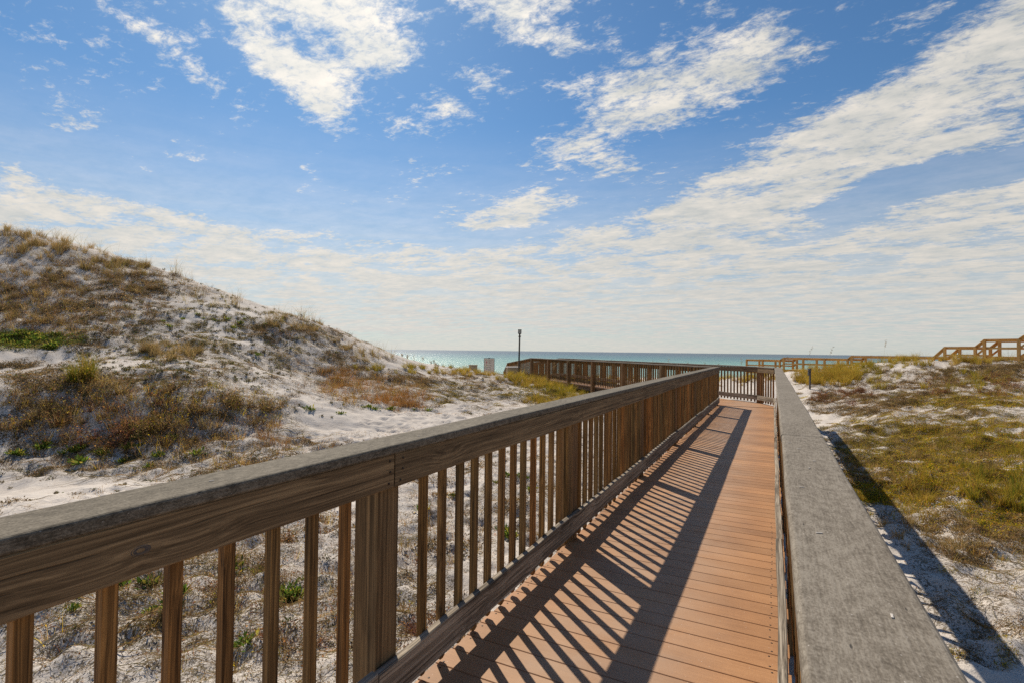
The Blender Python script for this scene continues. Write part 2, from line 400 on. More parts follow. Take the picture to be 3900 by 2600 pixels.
def merged(name, obs, parent, mat):
    """fold boards into one mesh (only where a kind has more pieces than are worth naming)"""
    V = []; F = []
    for (P0, P1, w, t, up) in obs:
        mw, L = frame(P0, P1, up); me = board_mesh('tmp', L, w, t); b = len(V)
        V += [tuple(mw @ v.co) for v in me.vertices]; F += [tuple(b + i for i in p.vertices) for p in me.polygons]
        bpy.data.meshes.remove(me)
    off = parent.location if parent else Vector((0, 0, 0))
    V = [(v[0] - off.x, v[1] - off.y, v[2] - off.z) for v in V]
    return link(name, mesh(name, V, F), parent, None, mat)

def lathe(name, prof, n=12):
    V = []; F = []
    for (r, z) in prof:
        V += [(r * math.cos(2 * math.pi * k / n), r * math.sin(2 * math.pi * k / n), z) for k in range(n)]
    for i in range(len(prof) - 1):
        for k in range(n): F.append((i * n + k, i * n + (k + 1) % n, (i + 1) * n + (k + 1) % n, (i + 1) * n + k))
    F.append(tuple(range(n - 1, -1, -1))); F.append(tuple((len(prof) - 1) * n + k for k in range(n)))
    return mesh(name, V, F, True)


# ---------------------------------------------------------------- terrain
def vnoise(x, y, seed=0):
    xi = np.floor(x).astype(np.int64); yi = np.floor(y).astype(np.int64); fx = x - xi; fy = y - yi
    fx = fx * fx * (3 - 2 * fx); fy = fy * fy * (3 - 2 * fy)
    def h(a, b):
        n = (a * 374761393 + b * 668265263 + seed * 1442695041) & 0x7fffffff
        n = ((n ^ (n >> 13)) * 1274126177) & 0x7fffffff
        return ((n ^ (n >> 16)) & 0xffff) / 65535.0
    return (h(xi, yi) * (1 - fx) + h(xi + 1, yi) * fx) * (1 - fy) + (h(xi, yi + 1) * (1 - fx) + h(xi + 1, yi + 1) * fx) * fy
def fbm(x, y, o=4, seed=0, g=0.5):
    s = 0; a = 1; t = 0
    for i in range(o): s = s + a * vnoise(x * 2 ** i + 17.3 * i, y * 2 ** i - 9.1 * i, seed + i); t += a; a *= g
    return s / t - 0.5

CP = [  # (px, py, depth) readings of the ground, made into real points on the dunes
    (100, 1560, 3.3), (600, 1560, 3.3), (450, 1300, 4.8), (100, 1150, 6.9), (900, 1300, 5.0), (1100, 1100, 8.2), (700, 1080, 8.9), (300, 1060, 9.7),
    (100, 1020, 10.2), (400, 1020, 10.2), (100, 900, 11.2), (350, 895, 11.4), (550, 905, 12.2), (100, 838, 14.0), (350, 830, 14.5), (100, 770, 16.2), (100, 650, 20.2), (100, 545, 24.5),
    (-150, 900, 11), (-150, 700, 18), (-150, 560, 24), (-400, 800, 15), (-500, 640, 24),
    (0, 530, 24.5), (200, 573, 24.3), (330, 622, 23.7), (520, 684, 22.5), (700, 742, 21.5), (830, 806, 21.0), (950, 842, 23), (1050, 855, 25.5), (1180, 861, 27),
    (400, 700, 20), (600, 800, 17.5), (600, 870, 14), (700, 850, 17.5), (550, 940, 11.7), (700, 960, 12.0), (900, 960, 13.2), (850, 880, 17.5), (1100, 940, 15.2), (1100, 880, 22), (1250, 905, 21), (1020, 900, 18.5),
    (2250, 1500, 3.4), (2100, 1250, 5.2), (2250, 1100, 7.6), (2000, 1050, 9.6), (2300, 950, 13.7), (2050, 950, 15.3), (2150, 880, 21), (1900, 900, 22.0),
    (1830, 872, 26), (1960, 845, 27), (2050, 836, 26.5), (2150, 829, 26), (2250, 826, 26), (2400, 832, 25), (2600, 835, 24), (2600, 950, 13), (2600, 1300, 5), (2700, 900, 18)]
PX = []
for (x, y, d) in CP:
    v = px_dir(x, y); P = Vector((0, 0, EYE)) + v * (d / v.dot(cf)); PX.append(tuple(P))
fh = np.array([-math.sin(TH), math.cos(TH)]); rh = np.array([math.cos(TH), math.sin(TH)])
def cam2w(lat, dep, z): p = rh * lat + fh * dep; return (p[0], p[1], z)
PX += [cam2w(-30, 36, 3.0), cam2w(-18, 34, 2.4), cam2w(-8, 34, .2), cam2w(0, 36, -.5), cam2w(8, 34, -.5), cam2w(16, 38, -.5), cam2w(30, 40, -.4), cam2w(45, 36, 0),
       cam2w(-40, 20, 3), cam2w(-45, 5, 1), cam2w(40, 10, 0), cam2w(40, -5, -.2), cam2w(-25, -15, 0), cam2w(0, -20, -.5), cam2w(25, -20, -.3),
       cam2w(-45, 45, 0), cam2w(-20, 48, -1), cam2w(0, 48, -1.2), cam2w(20, 50, -1.2), cam2w(45, 50, -1), (-.7, 0, -.6), (-.7, 4, -.6), (-.7, 8, -.55), (-.7, 12, -.6), (-.7, 17, -.6), (-4, 20, -.55), (-8, 24, -.4), (-11, 27, -.1), (-14, 30, -.6), (1.5, 8, -.5), (2.5, 13, -.5), (2, 19, -.55), (1, 24, -.5)]
PX = np.array(PX)
def tps(r): return np.where(r > 1e-9, r * r * np.log(np.maximum(r, 1e-9)), 0)
N_ = len(PX); A = np.zeros((N_ + 3, N_ + 3)); D_ = np.hypot(PX[:, None, 0] - PX[None, :, 0], PX[:, None, 1] - PX[None, :, 1])
A[:N_, :N_] = tps(D_) + np.eye(N_) * 0.35; A[:N_, N_] = 1; A[:N_, N_ + 1:] = PX[:, :2]; A[N_:, :N_] = A[:N_, N_:].T
WT = np.linalg.solve(A, np.concatenate([PX[:, 2], [0, 0, 0]]))
def seg_d(x, y, a, b):
    ax, ay = a; bx, by = b; vx, vy = bx - ax, by - ay; t = np.clip(((x - ax) * vx + (y - ay) * vy) / (vx * vx + vy * vy), 0, 1)
    return np.hypot(x - ax - t * vx, y - ay - t * vy)
def sm(a, b, x): t = np.clip((x - a) / (b - a), 0, 1); return t * t * (3 - 2 * t)
SEA_Z = -5.0
def H0(x, y):
    x = np.asarray(x, float); y = np.asarray(y, float); sh = x.shape; x = x.ravel(); y = y.ravel(); z = np.empty_like(x)
    for i in range(0, len(x), 40000):
        s = slice(i, i + 40000); r = np.hypot(x[s, None] - PX[None, :, 0], y[s, None] - PX[None, :, 1])
        z[s] = tps(r) @ WT[:N_] + WT[N_] + x[s] * WT[N_ + 1] + y[s] * WT[N_ + 2]
    dep = x * fh[0] + y * fh[1]; lat = x * rh[0] + y * rh[1]
    k = sm(52, 38, dep) * sm(60, 44, np.abs(lat)) * sm(-30, -18, dep)          # trust the readings only where they were taken
    beach = np.where(dep > 45, -1.2 - 4.6 * sm(45, 125, dep), np.where(np.abs(lat) > 40, 0.3, -0.3))
    z = z * k + beach * (1 - k)
    z = z + 0.34 * fbm(x / 2.9, y / 2.9, 3, 5) * sm(5, 14, dep) + 0.26 * fbm(x / 1.05, y / 1.05, 3, 9) * sm(3, 9, dep + 1) + 0.085 * fbm(x / 0.33, y / 0.33, 3, 21)
    w = np.minimum(np.minimum(seg_d(x, y, (-.7, -4), (-.7, 16.6)), seg_d(x, y, (-.9, 17), (-12, 28))), seg_d(x, y, (-12, 28), (-17, 33)))
    cap = -0.42 + 0.9 * np.maximum(w - 1.0, 0) ** 1.3
    z = np.minimum(z, cap)
    return z.reshape(sh)
def H(x, y):
    z = H0(x, y)
    return z
# footprints and scuffs near the walk
DN = [(rng.uniform(-9, 5), rng.uniform(1, 13), rng.uniform(.04, .12), rng.uniform(.012, .04)) for _ in range(3200)]
def dents(x, y):
    z = np.zeros_like(x)
    for (a, b, r, h) in DN:
        i0, i1 = np.searchsorted(gx, (a - 3 * r, a + 3 * r)); j0, j1 = np.searchsorted(gy, (b - 3 * r, b + 3 * r)); k = (slice(j0, j1), slice(i0, i1))
        if i1 > i0 and j1 > j0:
            q = ((x[k] - a) ** 2 + (y[k] - b) ** 2) / (r * r); z[k] += -h * np.exp(-q) + 0.5 * h * np.exp(-(np.sqrt(q) - 1.6) ** 2 * 5)
    return z

def ground_at(px, py):
    v = px_dir(px, py); t = np.concatenate([np.arange(1.5, 60, 0.12)])
    X = v.x * t; Y = v.y * t; Z = EYE + v.z * t; h = H0(X, Y); b = np.nonzero(Z < h)[0]
    if len(b) == 0: return None
    i = b[0]; return (X[i], Y[i])

def steps(lo, hi, a, b, fine, grow=1.055, mx=3.0):
    xs = list(np.arange(a, b, fine)); s = fine; x = b
    while x < hi: xs.append(x); s = min(s * grow, mx); x += s
    xs.append(hi); s = fine; x = a - fine
    while x > lo: xs.insert(0, x); s = min(s * grow, mx); x -= s
    xs.insert(0, lo); return np.array(xs)
gx = steps(-3500, 3500, -7.5, 4.5, 0.045, 1.022, 150); gy = steps(-3500, 2600, 1.0, 11, 0.045, 1.018, 150)
GX, GY = np.meshgrid(gx, gy); GZ = H0(GX, GY); GZ += dents(GX, GY)

# vegetation zones: centre and radii read off the photograph, turned into spots on the ground
# (kind, cx, cy, rx, ry, count, scale, phrase)
ZN = [
    ('tan', 60, 560, 130, 45, 60, 1.1, 'on the high left end of the dune crest'), ('wisp', 120, 560, 260, 40, 40, 1.0, 'on the high left end of the dune crest'),
    ('tan', 270, 600, 110, 35, 22, 1.0, 'along the upper dune crest'), ('wisp', 330, 620, 200, 35, 36, 1.0, 'along the upper dune crest'),
    ('wisp', 560, 690, 160, 22, 20, .9, 'halfway down the dune crest'), ('tan', 690, 745, 60, 25, 18, .8, 'on the lower knob of the dune crest'),
    ('wisp', 700, 740, 90, 25, 30, .9, 'on the lower knob of the dune crest'), ('tan', 810, 800, 50, 18, 12, .8, 'where the dune crest meets the sea line'),
    ('wisp', 870, 822, 90, 14, 30, .8, 'where the dune crest meets the sea line'), ('olive', 1000, 850, 190, 9, 60, .55, 'in the fringe below the sea line'),
    ('gold', 1130, 858, 140, 8, 50, .55, 'in the fringe around the warning sign'), ('gold', 1290, 872, 120, 22, 200, .8, 'beside the angled boardwalk'),
    ('olive', 1250, 870, 110, 14, 60, .7, 'beside the angled boardwalk'), ('olive', 1350, 895, 90, 24, 110, .75, 'beside the angled boardwalk'),
    ('gold', 1320, 930, 110, 20, 50, .6, 'behind the near handrail'), ('tan', 380, 815, 75, 18, 34, .95, 'in the dry clump on the open sand shelf'),
    ('rust', 850, 900, 120, 30, 60, .8, 'in the rusty patch at the foot of the dune'), ('rust', 930, 930, 70, 18, 40, .8, 'in the rusty patch at the foot of the dune'),
    ('rust', 775, 870, 40, 22, 26, .8, 'in the rusty patch at the foot of the dune'), ('rust', 620, 1010, 40, 30, 10, .7, 'on the shaded bank behind the handrail'),
    ('tan', 300, 950, 220, 65, 16, .8, 'on the brushy bank of the left dune'), ('tan', 150, 640, 190, 70, 40, .8, 'on the brushy upper slope of the left dune'),
    ('tan', 60, 730, 90, 60, 20, .8, 'on the brushy upper slope of the left dune'),
    ('scrub', 120, 690, 190, 80, 70, 1.0, 'on the brushy upper slope of the left dune'), ('scrub', 300, 640, 170, 45, 50, .9, 'on the brushy upper slope of the left dune'),
    ('scrub', 320, 950, 300, 75, 22, 1.0, 'on the brushy bank of the left dune'), ('scrub', 90, 960, 110, 60, 18, .9, 'on the brushy bank of the left dune'),
    ('scrub', 560, 930, 110, 30, 24, .9, 'at the right end of the brushy bank'), ('scrubred', 250, 980, 180, 60, 26, .9, 'on the brushy bank of the left dune'),
    ('scrubred', 1350, 930, 60, 25, 14, .8, 'behind the near handrail'), ('scrub', 700, 760, 120, 30, 22, .6, 'on the lower knob of the dune crest'),
    ('bush', 185, 868, 26, 12, 7, 1.25, 'on the open sand shelf'),
    ('green', 60, 785, 90, 18, 60, 1.3, 'in the green patch at the left edge'), ('green', 130, 1050, 110, 25, 14, 1.2, 'on the shaded bank behind the handrail'),
    ('green', 350, 1040, 120, 40, 9, 1.0, 'on the shaded bank behind the handrail'), ('green', 550, 780, 250, 60, 14, .9, 'on the open sand of the dune face'),
    ('green', 870, 950, 160, 25, 9, .9, 'at the foot of the dune behind the handrail'), ('green', 400, 1400, 350, 120, 14, .8, 'under the near balusters'),
    ('green', 1100, 1150, 180, 110, 10, .7, 'under the near balusters'), ('stub', 620, 800, 220, 75, 80, 1, 'on the open sand of the dune face'),
    ('stub', 700, 900, 180, 60, 30, .8, 'at the foot of the dune behind the handrail'), ('stub', 1100, 900, 140, 30, 46, 1, 'on the white flat before the sea'),
    ('runner', 560, 830, 260, 70, 60, 1, ''), ('runner', 1080, 900, 200, 45, 90, 1, ''), ('runner', 250, 880, 300, 40, 60, 1, ''), ('runner', 350, 1030, 380, 70, 70, .8, ''),
    ('runner', 500, 1400, 550, 170, 110, .55, ''), ('runner', 1200, 1150, 260, 160, 50, .5, ''), ('runner', 300, 720, 330, 80, 50, 1, ''),
    ('scrub', 500, 1350, 480, 150, 16, .45, 'under the near balusters'), ('scrubred', 650, 1350, 400, 170, 16, .45, 'under the near balusters'), ('matol', 1130, 905, 170, 28, 90, .6, ''),
    ('matol', 480, 780, 330, 80, 120, .6, ''), ('matbr', 150, 720, 230, 90, 90, .9, ''), ('matbr', 300, 960, 330, 80, 30, .8, ''), ('matbr', 90, 860, 110, 30, 40, .8, ''),
    ('matbr', 330, 640, 240, 50, 80, .8, ''), ('matbr', 1010, 870, 180, 20, 90, .7, ''), ('matbr', 800, 850, 110, 40, 40, .7, ''), ('matol', 1290, 900, 110, 30, 120, .8, ''),
    ('matbr', 720, 770, 140, 30, 34, .7, ''), ('matbr', 420, 1060, 400, 55, 120, .45, ''), ('matgr', 70, 785, 110, 18, 110, .8, ''), ('matgr', 1280, 885, 60, 12, 40, .8, ''),
    ('spb', 130, 690, 240, 90, 420, .9, ''), ('spr', 130, 700, 220, 90, 120, .9, ''), ('spb', 330, 640, 230, 45, 120, .9, ''), ('spb', 300, 960, 340, 85, 140, .85, ''),
    ('spr', 310, 960, 330, 80, 190, .85, ''), ('spy', 400, 940, 260, 50, 60, .9, ''), ('spr', 850, 900, 140, 40, 130, .8, ''), ('spb', 800, 850, 150, 50, 90, .7, ''), ('spb', 1020, 880, 190, 25, 150, .6, ''),
    ('spr', 1350, 940, 90, 30, 60, .7, ''), ('spy', 1300, 890, 110, 25, 120, .7, ''), ('spb', 700, 765, 130, 28, 90, .7, ''), ('spr', 1150, 870, 180, 14, 90, .6, ''), ('spr', 450, 1060, 380, 40, 90, .6, ''),
    ('runner', 450, 1400, 480, 160, 110, .5, ''), ('litter', 450, 1400, 480, 170, 90, .6, ''), ('spb', 600, 1300, 520, 200, 120, .5, ''), ('litter', 1200, 1180, 260, 160, 40, .5, ''),
    ('stub', 480, 740, 340, 120, 520, 1.05, 'on the open sand of the dune face'), ('stub', 350, 860, 340, 60, 200, .95, 'on the open sand of the dune face'), ('stub', 300, 1080, 380, 60, 90, .7, 'on the shaded bank behind the handrail'),
    ('spb', 560, 860, 330, 80, 120, .55, ''), ('spr', 700, 1300, 420, 180, 40, .45, ''), ('spb', 500, 1350, 520, 180, 60, .45, ''),
    ('spy', 2200, 1040, 230, 100, 420, .55, ''), ('spr', 2150, 1030, 260, 120, 300, .5, ''), ('spy', 2100, 1130, 190, 70, 150, .45, ''), ('spr', 2250, 900, 170, 40, 160, .7, ''), ('spb', 2100, 890, 250, 40, 200, .7, ''),
    ('spr', 2250, 1230, 150, 80, 70, .35, ''), ('spy', 2280, 1300, 110, 90, 30, .3, ''), ('runner', 2300, 1200, 110, 60, 30, .4, ''),
    # right of the walk
    ('gold', 1900, 866, 75, 22, 150, .95, 'in the golden grass belt behind the stake'), ('olive', 1960, 855, 60, 16, 50, .9, 'in the golden grass belt behind the stake'),
    ('gold', 1500, 880, 260, 10, 60, .6, 'behind the far boardwalk corner'), ('gold', 1700, 868, 90, 12, 40, .8, 'behind the far boardwalk corner'),
    ('olive', 2050, 838, 90, 8, 30, .7, 'on the crest of the right dune'), ('gold', 2180, 830, 150, 10, 50, .75, 'on the crest of the right dune'),
    ('wisp', 2150, 828, 200, 8, 30, .8, 'on the crest of the right dune'), ('tan', 2250, 850, 110, 22, 26, .7, 'on the crest of the right dune'),
    ('olive', 2030, 875, 70, 22, 14, .8, 'on the face of the right dune'), ('olive', 2200, 880, 130, 22, 24, .8, 'on the face of the right dune'),
    ('scrubred', 1930, 915, 70, 18, 40, .7, 'in the red brown thicket beside the stake'), ('scrubred', 2230, 890, 130, 25, 40, .8, 'on the face of the right dune'),
    ('scrub', 2120, 870, 120, 25, 40, .8, 'on the face of the right dune'), ('scrub', 2250, 860, 110, 25, 30, .7, 'on the face of the right dune'),
    ('matbr', 2120, 890, 260, 40, 190, .7, ''), ('matbr', 1980, 930, 130, 25, 150, .7, ''), ('matol', 2200, 920, 220, 22, 130, .6, ''), ('matyel', 2230, 922, 160, 16, 120, .6, ''),
    ('matbr', 2300, 850, 100, 25, 130, .8, ''), ('matol', 2150, 1010, 260, 70, 230, .5, ''), ('matyel', 2240, 1040, 180, 80, 420, .45, ''), ('matyel', 2120, 1110, 200, 60, 200, .4, ''),
    ('matbr', 2150, 1050, 260, 110, 190, .5, ''), ('matbr', 2260, 1240, 130, 70, 110, .35, ''), ('matyel', 2300, 1190, 90, 50, 90, .35, ''), ('matol', 2010, 1010, 90, 60, 200, .45, ''),
    ('olive', 2260, 1060, 120, 70, 26, .5, 'in the mossy hollow right of the handrail'), ('green2', 2260, 1130, 100, 60, 12, .55, 'in the mossy hollow right of the handrail'),
    ('gold', 2150, 1180, 190, 70, 22, .42, 'on the sand right of the handrail'), ('tan', 2180, 1230, 170, 70, 22, .42, 'on the sand right of the handrail'),
    ('tan', 2150, 1030, 230, 100, 110, .42, 'in the mossy hollow right of the handrail'), ('green2', 2340, 1150, 40, 60, 9, .7, 'at the right edge of the view'),
    ('runner', 2250, 1350, 150, 160, 36, .4, ''), ('runner', 2150, 970, 220, 40, 60, .6, ''), ('matbr', 2300, 1450, 100, 90, 12, .25, ''), ('matyel', 2250, 1500, 120, 80, 4, .22, '')]
def zone_pts(cx, cy, rx, ry, n, ch=3):
    P = []; tries = 0; cs = [(rng.normal(0, .55), rng.normal(0, .5)) for _ in range(max(3, int(n / 5)))]
    while len(P) < n and tries < n * 4:
        tries += 1
        if rng.random() < 0.5: c = cs[rng.integers(len(cs))]; u, v = c[0] + rng.normal(0, .13), c[1] + rng.normal(0, .13)
        else: u, v = rng.uniform(-1, 1, 2)
        if u * u + v * v > 1.15: continue
        g = ground_fast(cx + u * rx, cy + v * ry)
        if g is None: continue
        if -1.62 < g[0] < .30 and g[1] < 17.2: continue
        w = min(seg_d(np.array(g[0]), np.array(g[1]), (-.9, 17), (-12, 28)), seg_d(np.array(g[0]), np.array(g[1]), (-12, 28), (-17, 33)))
        if w < 1.05: continue
        P.append((g[0], g[1], (-1 if u < -.33 else 1 if u > .33 else 0), (-1 if v < -.3 else 1 if v > .3 else 0)))
    return P
# a coarse copy of the ground for quick reading
hx = np.arange(-60, 50, .25); hy = np.arange(-2, 75, .25); HX, HY = np.meshgrid(hx, hy); HZ = H0(HX, HY)
def hfast(x, y):
    fx = np.clip((np.asarray(x) + 60) / .25, 0, len(hx) - 2.001); fy = np.clip((np.asarray(y) + 2) / .25, 0, len(hy) - 2.001)
    i = fx.astype(int); j = fy.astype(int); u = fx - i; v = fy - j
    return (HZ[j, i] * (1 - u) + HZ[j, i + 1] * u) * (1 - v) + (HZ[j + 1, i] * (1 - u) + HZ[j + 1, i + 1] * u) * v
_t = np.arange(1.5, 62, 0.1)
def ground_fast(px, py):
    v = px_dir(px, py); X = v.x * _t; Y = v.y * _t; b = np.nonzero(EYE + v.z * _t < hfast(X, Y))[0]
    if len(b) == 0: return None
    if X[b[0]] < -59 or Y[b[0]] > 74: return None
    return (X[b[0]], Y[b[0]])
def hz(x, y): return float(hfast(x, y))

ZP = [(z, zone_pts(*z[1:6])) for z in ZN]
veg = np.zeros_like(GX)
for z, pts in ZP:
    if z[0] in ('stub', 'wisp', 'green', 'bush'): continue
    rad = .38 * z[6] + .1
    for (a, b, _u, _v) in pts:
        i0, i1 = np.searchsorted(gx, (a - 3 * rad, a + 3 * rad)); j0, j1 = np.searchsorted(gy, (b - 3 * rad, b + 3 * rad))
        if i1 > i0 and j1 > j0:
            s = (slice(j0, j1), slice(i0, i1)); veg[s] += .45 * np.exp(-((GX[s] - a) ** 2 + (GY[s] - b) ** 2) / (rad * rad))
veg = np.clip(veg, 0, 1)
far = (GX * fh[0] + GY * fh[1]); veg = np.maximum(veg, .35 * sm(-1, -8, far))
GZ += veg * 0.12 * (vnoise(GX * 5, GY * 5, 77) - .3)
ny, nx = GX.shape; V = np.stack([GX, GY, GZ], -1).reshape(-1, 3)
i = np.arange(ny - 1)[:, None] * nx + np.arange(nx - 1)[None, :]
Fq = np.stack([i, i + 1, i + 1 + nx, i + nx], -1).reshape(-1, 4)

def np_mesh(name, V, F, k, attr=None, smooth=False):
    me = bpy.data.meshes.new(name); me.vertices.add(len(V)); me.vertices.foreach_set('co', np.asarray(V, np.float32).ravel())
    me.loops.add(len(F) * k); me.loops.foreach_set('vertex_index', np.asarray(F, np.int32).ravel())
    me.polygons.add(len(F)); me.polygons.foreach_set('loop_start', np.arange(0, len(F) * k, k, dtype=np.int32))
    me.update(calc_edges=True)
    if smooth: me.polygons.foreach_set('use_smooth', np.ones(len(F), bool))
    for nm, (ty, data) in (attr or {}).items():
        a = me.attributes.new(nm, ty, 'POINT'); a.data.foreach_set('color' if ty == 'FLOAT_COLOR' else 'value', np.asarray(data, np.float32).ravel())
    return me
def hfast(x, y):
    x = np.asarray(x, float); y = np.asarray(y, float)
    i = np.clip(np.searchsorted(gx, x) - 1, 0, len(gx) - 2); j = np.clip(np.searchsorted(gy, y) - 1, 0, len(gy) - 2)
    u = (x - gx[i]) / (gx[i + 1] - gx[i]); v = (y - gy[j]) / (gy[j + 1] - gy[j])
    return (GZ[j, i] * (1 - u) + GZ[j, i + 1] * u) * (1 - v) + (GZ[j + 1, i] * (1 - u) + GZ[j + 1, i + 1] * u) * v
gm = np_mesh('dune_sand', V, Fq, 4, {'veg': ('FLOAT', veg.ravel())}, True)
tag(link('dune_sand', gm, mat=M['sand']), kind='structure')
E_ = 30000.0
tag(link('sea', mesh('sea', [(-E_, -E_, SEA_Z), (E_, -E_, SEA_Z), (E_, E_, SEA_Z), (-E_, E_, SEA_Z)], [(0, 1, 2, 3)]), mat=M['sea']), kind='structure')

# ---------------------------------------------------------------- boardwalk
PY = [-3.15, -.74, 1.716, 4.01, 6.46, 8.95, 11.4, 13.85]
ZC, TC = 1.138, .04
UPX = (1, 0, 0)
def side_railing(root, fx, sgn, posts, yend, cap_in, joints_c, joints_f, joints_b, ylo, seed):
    """fx: inner face of posts; sgn=-1 left rail, +1 right rail; boards are fixed on the walk side of the posts"""
    rr = random.Random(seed)
    xi = fx + sgn * .0195                 # baluster centre
    for y in posts:
        board('post', (fx + sgn * .0675, y, -1.5), (fx + sgn * .0675, y, 1.097), .13, .13, M['post'], root, up=UPX, r=.005, seed=rr.random())
    bal = []
    y = 1.978 - .1555 * 20 + (.06 if sgn > 0 else 0)
    while y < yend - .1:
        y += .1555
        if sgn < 0 and y < 1.65:
            continue
        if y > ylo and min(abs(y - p) for p in posts) > .125: bal.append((y + rr.uniform(-.004, .004), rr.uniform(-.004, .004), rr.uniform(-.004, .004), rr.uniform(-.012, .012)))
    if sgn < 0: bal += [(y, 0, rr.uniform(-.004, .004), rr.uniform(-.012, .012)) for y in (.369, .528, .695, .848, 1.004, 1.162, 1.325, 1.482)]
    bal.sort(key=lambda q: abs(q[0] - 3)); extra = bal[100:]; bal = bal[:100]
    for (y, d1, d2, dz) in bal:
        board('baluster', (xi, y + d1, .012 + dz), (xi, y + d2, .03 + 1.0675), .0355, .0355, M['baluster'], root, up=UPX, share='bal%d' % rr.randrange(6), r=.003, chamfer=.016)
    if extra: tag(merged('far_balusters', [((xi, y + d1, .03), (xi, y + d2, 1.095), .038, .038, UPX) for (y, d1, d2, dz) in extra], root, M['baluster']), kind='stuff')
    ff = fx - sgn * .0205; fb = ff - (sgn * .029 if sgn > 0 else 0)
    for a, b in zip(joints_f[:-1], joints_f[1:]):
        fo = board('fascia_board', (ff, a + .004, 1.027), (ff, b - .004, 1.027), .14, .038, M['fascia'], root, up=UPX, r=.004, nseg=40, wob=.0028, seed=rr.random())
        if a < 9:
            for e, s in ((a, 1), (b, -1)):
                for dz in (-.045, 0, .045):
                    if e > .3: screw(fo, (e + s * rr.uniform(.03, .05) - a, dz, sgn * .0), sgn)
    for a, b in zip(joints_b[:-1], joints_b[1:]):
        board('bottom_rail', (fb, a + .004, .160), (fb, b - .004, .160), .155, .038, M['bottom'], root, up=UPX, r=.005, nseg=60, wob=.008 if sgn > 0 else .005, seed=rr.random(), waney=.05)
    cc = cap_in + sgn * .091
    for a, b in zip(joints_c[:-1], joints_c[1:]):
        cb_ = board('cap_board', (cc, a + .002, ZC - TC / 2 + rr.uniform(-.0015, .0015)), (cc, b - .002, ZC - TC / 2), .182, TC, M['cap' if sgn > 0 else 'cap_shaded'], root, r=.011, arc=4, nseg=50, wob=.0015, seed=rr.random(), waney=.008)

def screw(parent, p, sgn, r=.005):
    me = _cache.get('screw')
    if me is None:
        me = _cache['screw'] = lathe('screw', [(.0052, 0), (.005, .0015), (.003, .002)], 8); me.materials.append(M['screw'])
    o = bpy.data.objects.new('screw', me); col.objects.link(o); o.parent = parent
    # local Z of a vertical board points to world X
    o.location = (p[0], p[1], -sgn * .0192)
    o.rotation_euler = (math.pi if sgn > 0 else 0, 0, 0)
    return o

left = thing('wooden_railing', (-1.45, 1, 0), 'weathered railing on the left of the red deck, crossing the lower left', 'railing')
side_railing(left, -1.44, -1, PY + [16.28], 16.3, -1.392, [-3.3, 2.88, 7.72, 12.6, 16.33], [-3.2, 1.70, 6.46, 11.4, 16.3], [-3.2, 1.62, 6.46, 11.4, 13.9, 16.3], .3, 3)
right = thing('wooden_railing', (.1, 1, 0), 'weathered railing with broad grey cap board on the right of the red deck', 'railing')
side_railing(right, .091, 1, [y + .1 for y in PY] + [16.75], 16.8, .035, [-3.3, 2.86, 6.58, 10.3, 13.6, 16.86], [-3.2, 1.8, 6.5, 11.5, 16.8], [-3.2, 1.8, 4.1, 9.0, 13.9, 16.8], .3, 5)
kn_ = lathe('knot', [(.017, 0), (.0155, .0012), (.0125, .0008), (.0105, .0016), (.006, .0008), (.002, -.0004)], 14)
fb0 = [o for o in left.children if o.name.startswith('fascia_board') and o.matrix_basis.translation.y + left.location.y < 0][0]
ko = bpy.data.objects.new('knot', kn_); kn_.materials.append(M['stake']); col.objects.link(ko); ko.parent = fb0
ko.location = (.735 + 3.2 - .004, -.003, .0188); ko.scale = (1.5, .8, 1)
# slivers lying on the caps
for i, (x, y, a) in enumerate([(.085, 1.32, .3), (.07, 1.75, .2), (.11, 2.05, 1.2), (.13, 2.2, .4), (.06, 2.6, .1), (-1.47, .95, 1.1), (-1.44, 1.9, .5), (-1.5, 3.2, .6), (.16, .95, 1.5), (.09, 2.45, .5)]):
    c_ = board('wood_sliver', (x, y, ZC + .0016), (x + .013 * math.cos(a), y + .013 * math.sin(a), ZC + .0016), .0035, .0016, M['chip'], None, r=.0005)
    tag(c_, 'tiny pale wood sliver lying on the grey cap of the %s railing' % ('right' if x > 0 else 'left'), 'wood sliver', 'slivers on the %s cap board' % ('right' if x > 0 else 'left'))

# deck of the straight run
DX0, DX1, BW, GAP = -1.468, .078, .1393, .0044
walk = thing('boardwalk', (-.68, 6, -.03), 'red brown composite deck of the straight boardwalk leading toward the sea', 'boardwalk')
rows = [y for y in np.arange(-3.2, 16.9, BW + GAP)]
vis = [y for y in rows if y > 1.5]; keep = vis[:100]; rest = [y for y in rows if y not in keep]
OB = lambda x: 17.0 - .0 if x > 0 else 17.0
for y in keep:
    j = rng.uniform(-.006, .006)
    yc = y + BW / 2
    bo = board('deck_board', (DX0 + j, yc, -.0125), (DX1 + j, yc, -.0125), BW, .025, M['deck'], walk, share='deck', r=.003)
    if y < 5.2:
        me = _cache.get('screw')
        for dx_ in (.035 + rng.uniform(-.006, .006), 1.583 - .122):
            for dy_ in (-.045, .045):
                if dx_ < 1 and rng.random() < .85 or dx_ > 1:
                    o = bpy.data.objects.new('screw', me); col.objects.link(o); o.parent = bo; o.location = (dx_ + rng.uniform(-.004, .004), dy_ + rng.uniform(-.006, .006), .0122)
tag(merged('outer_deck_boards', [((DX0, y + BW / 2, -.0125), (DX1, y + BW / 2, -.0125), BW, .025, (0, 0, 1)) for y in rest if y < 1.5], walk, M['deck']), kind='stuff')
for x in (DX0 + .12, -.68, DX1 - .12):
    board('joist', (x, -3.2, -.12), (x, 16.9, -.12), .18, .038, M['joist'], walk, up=(1, 0, 0), r=.002)
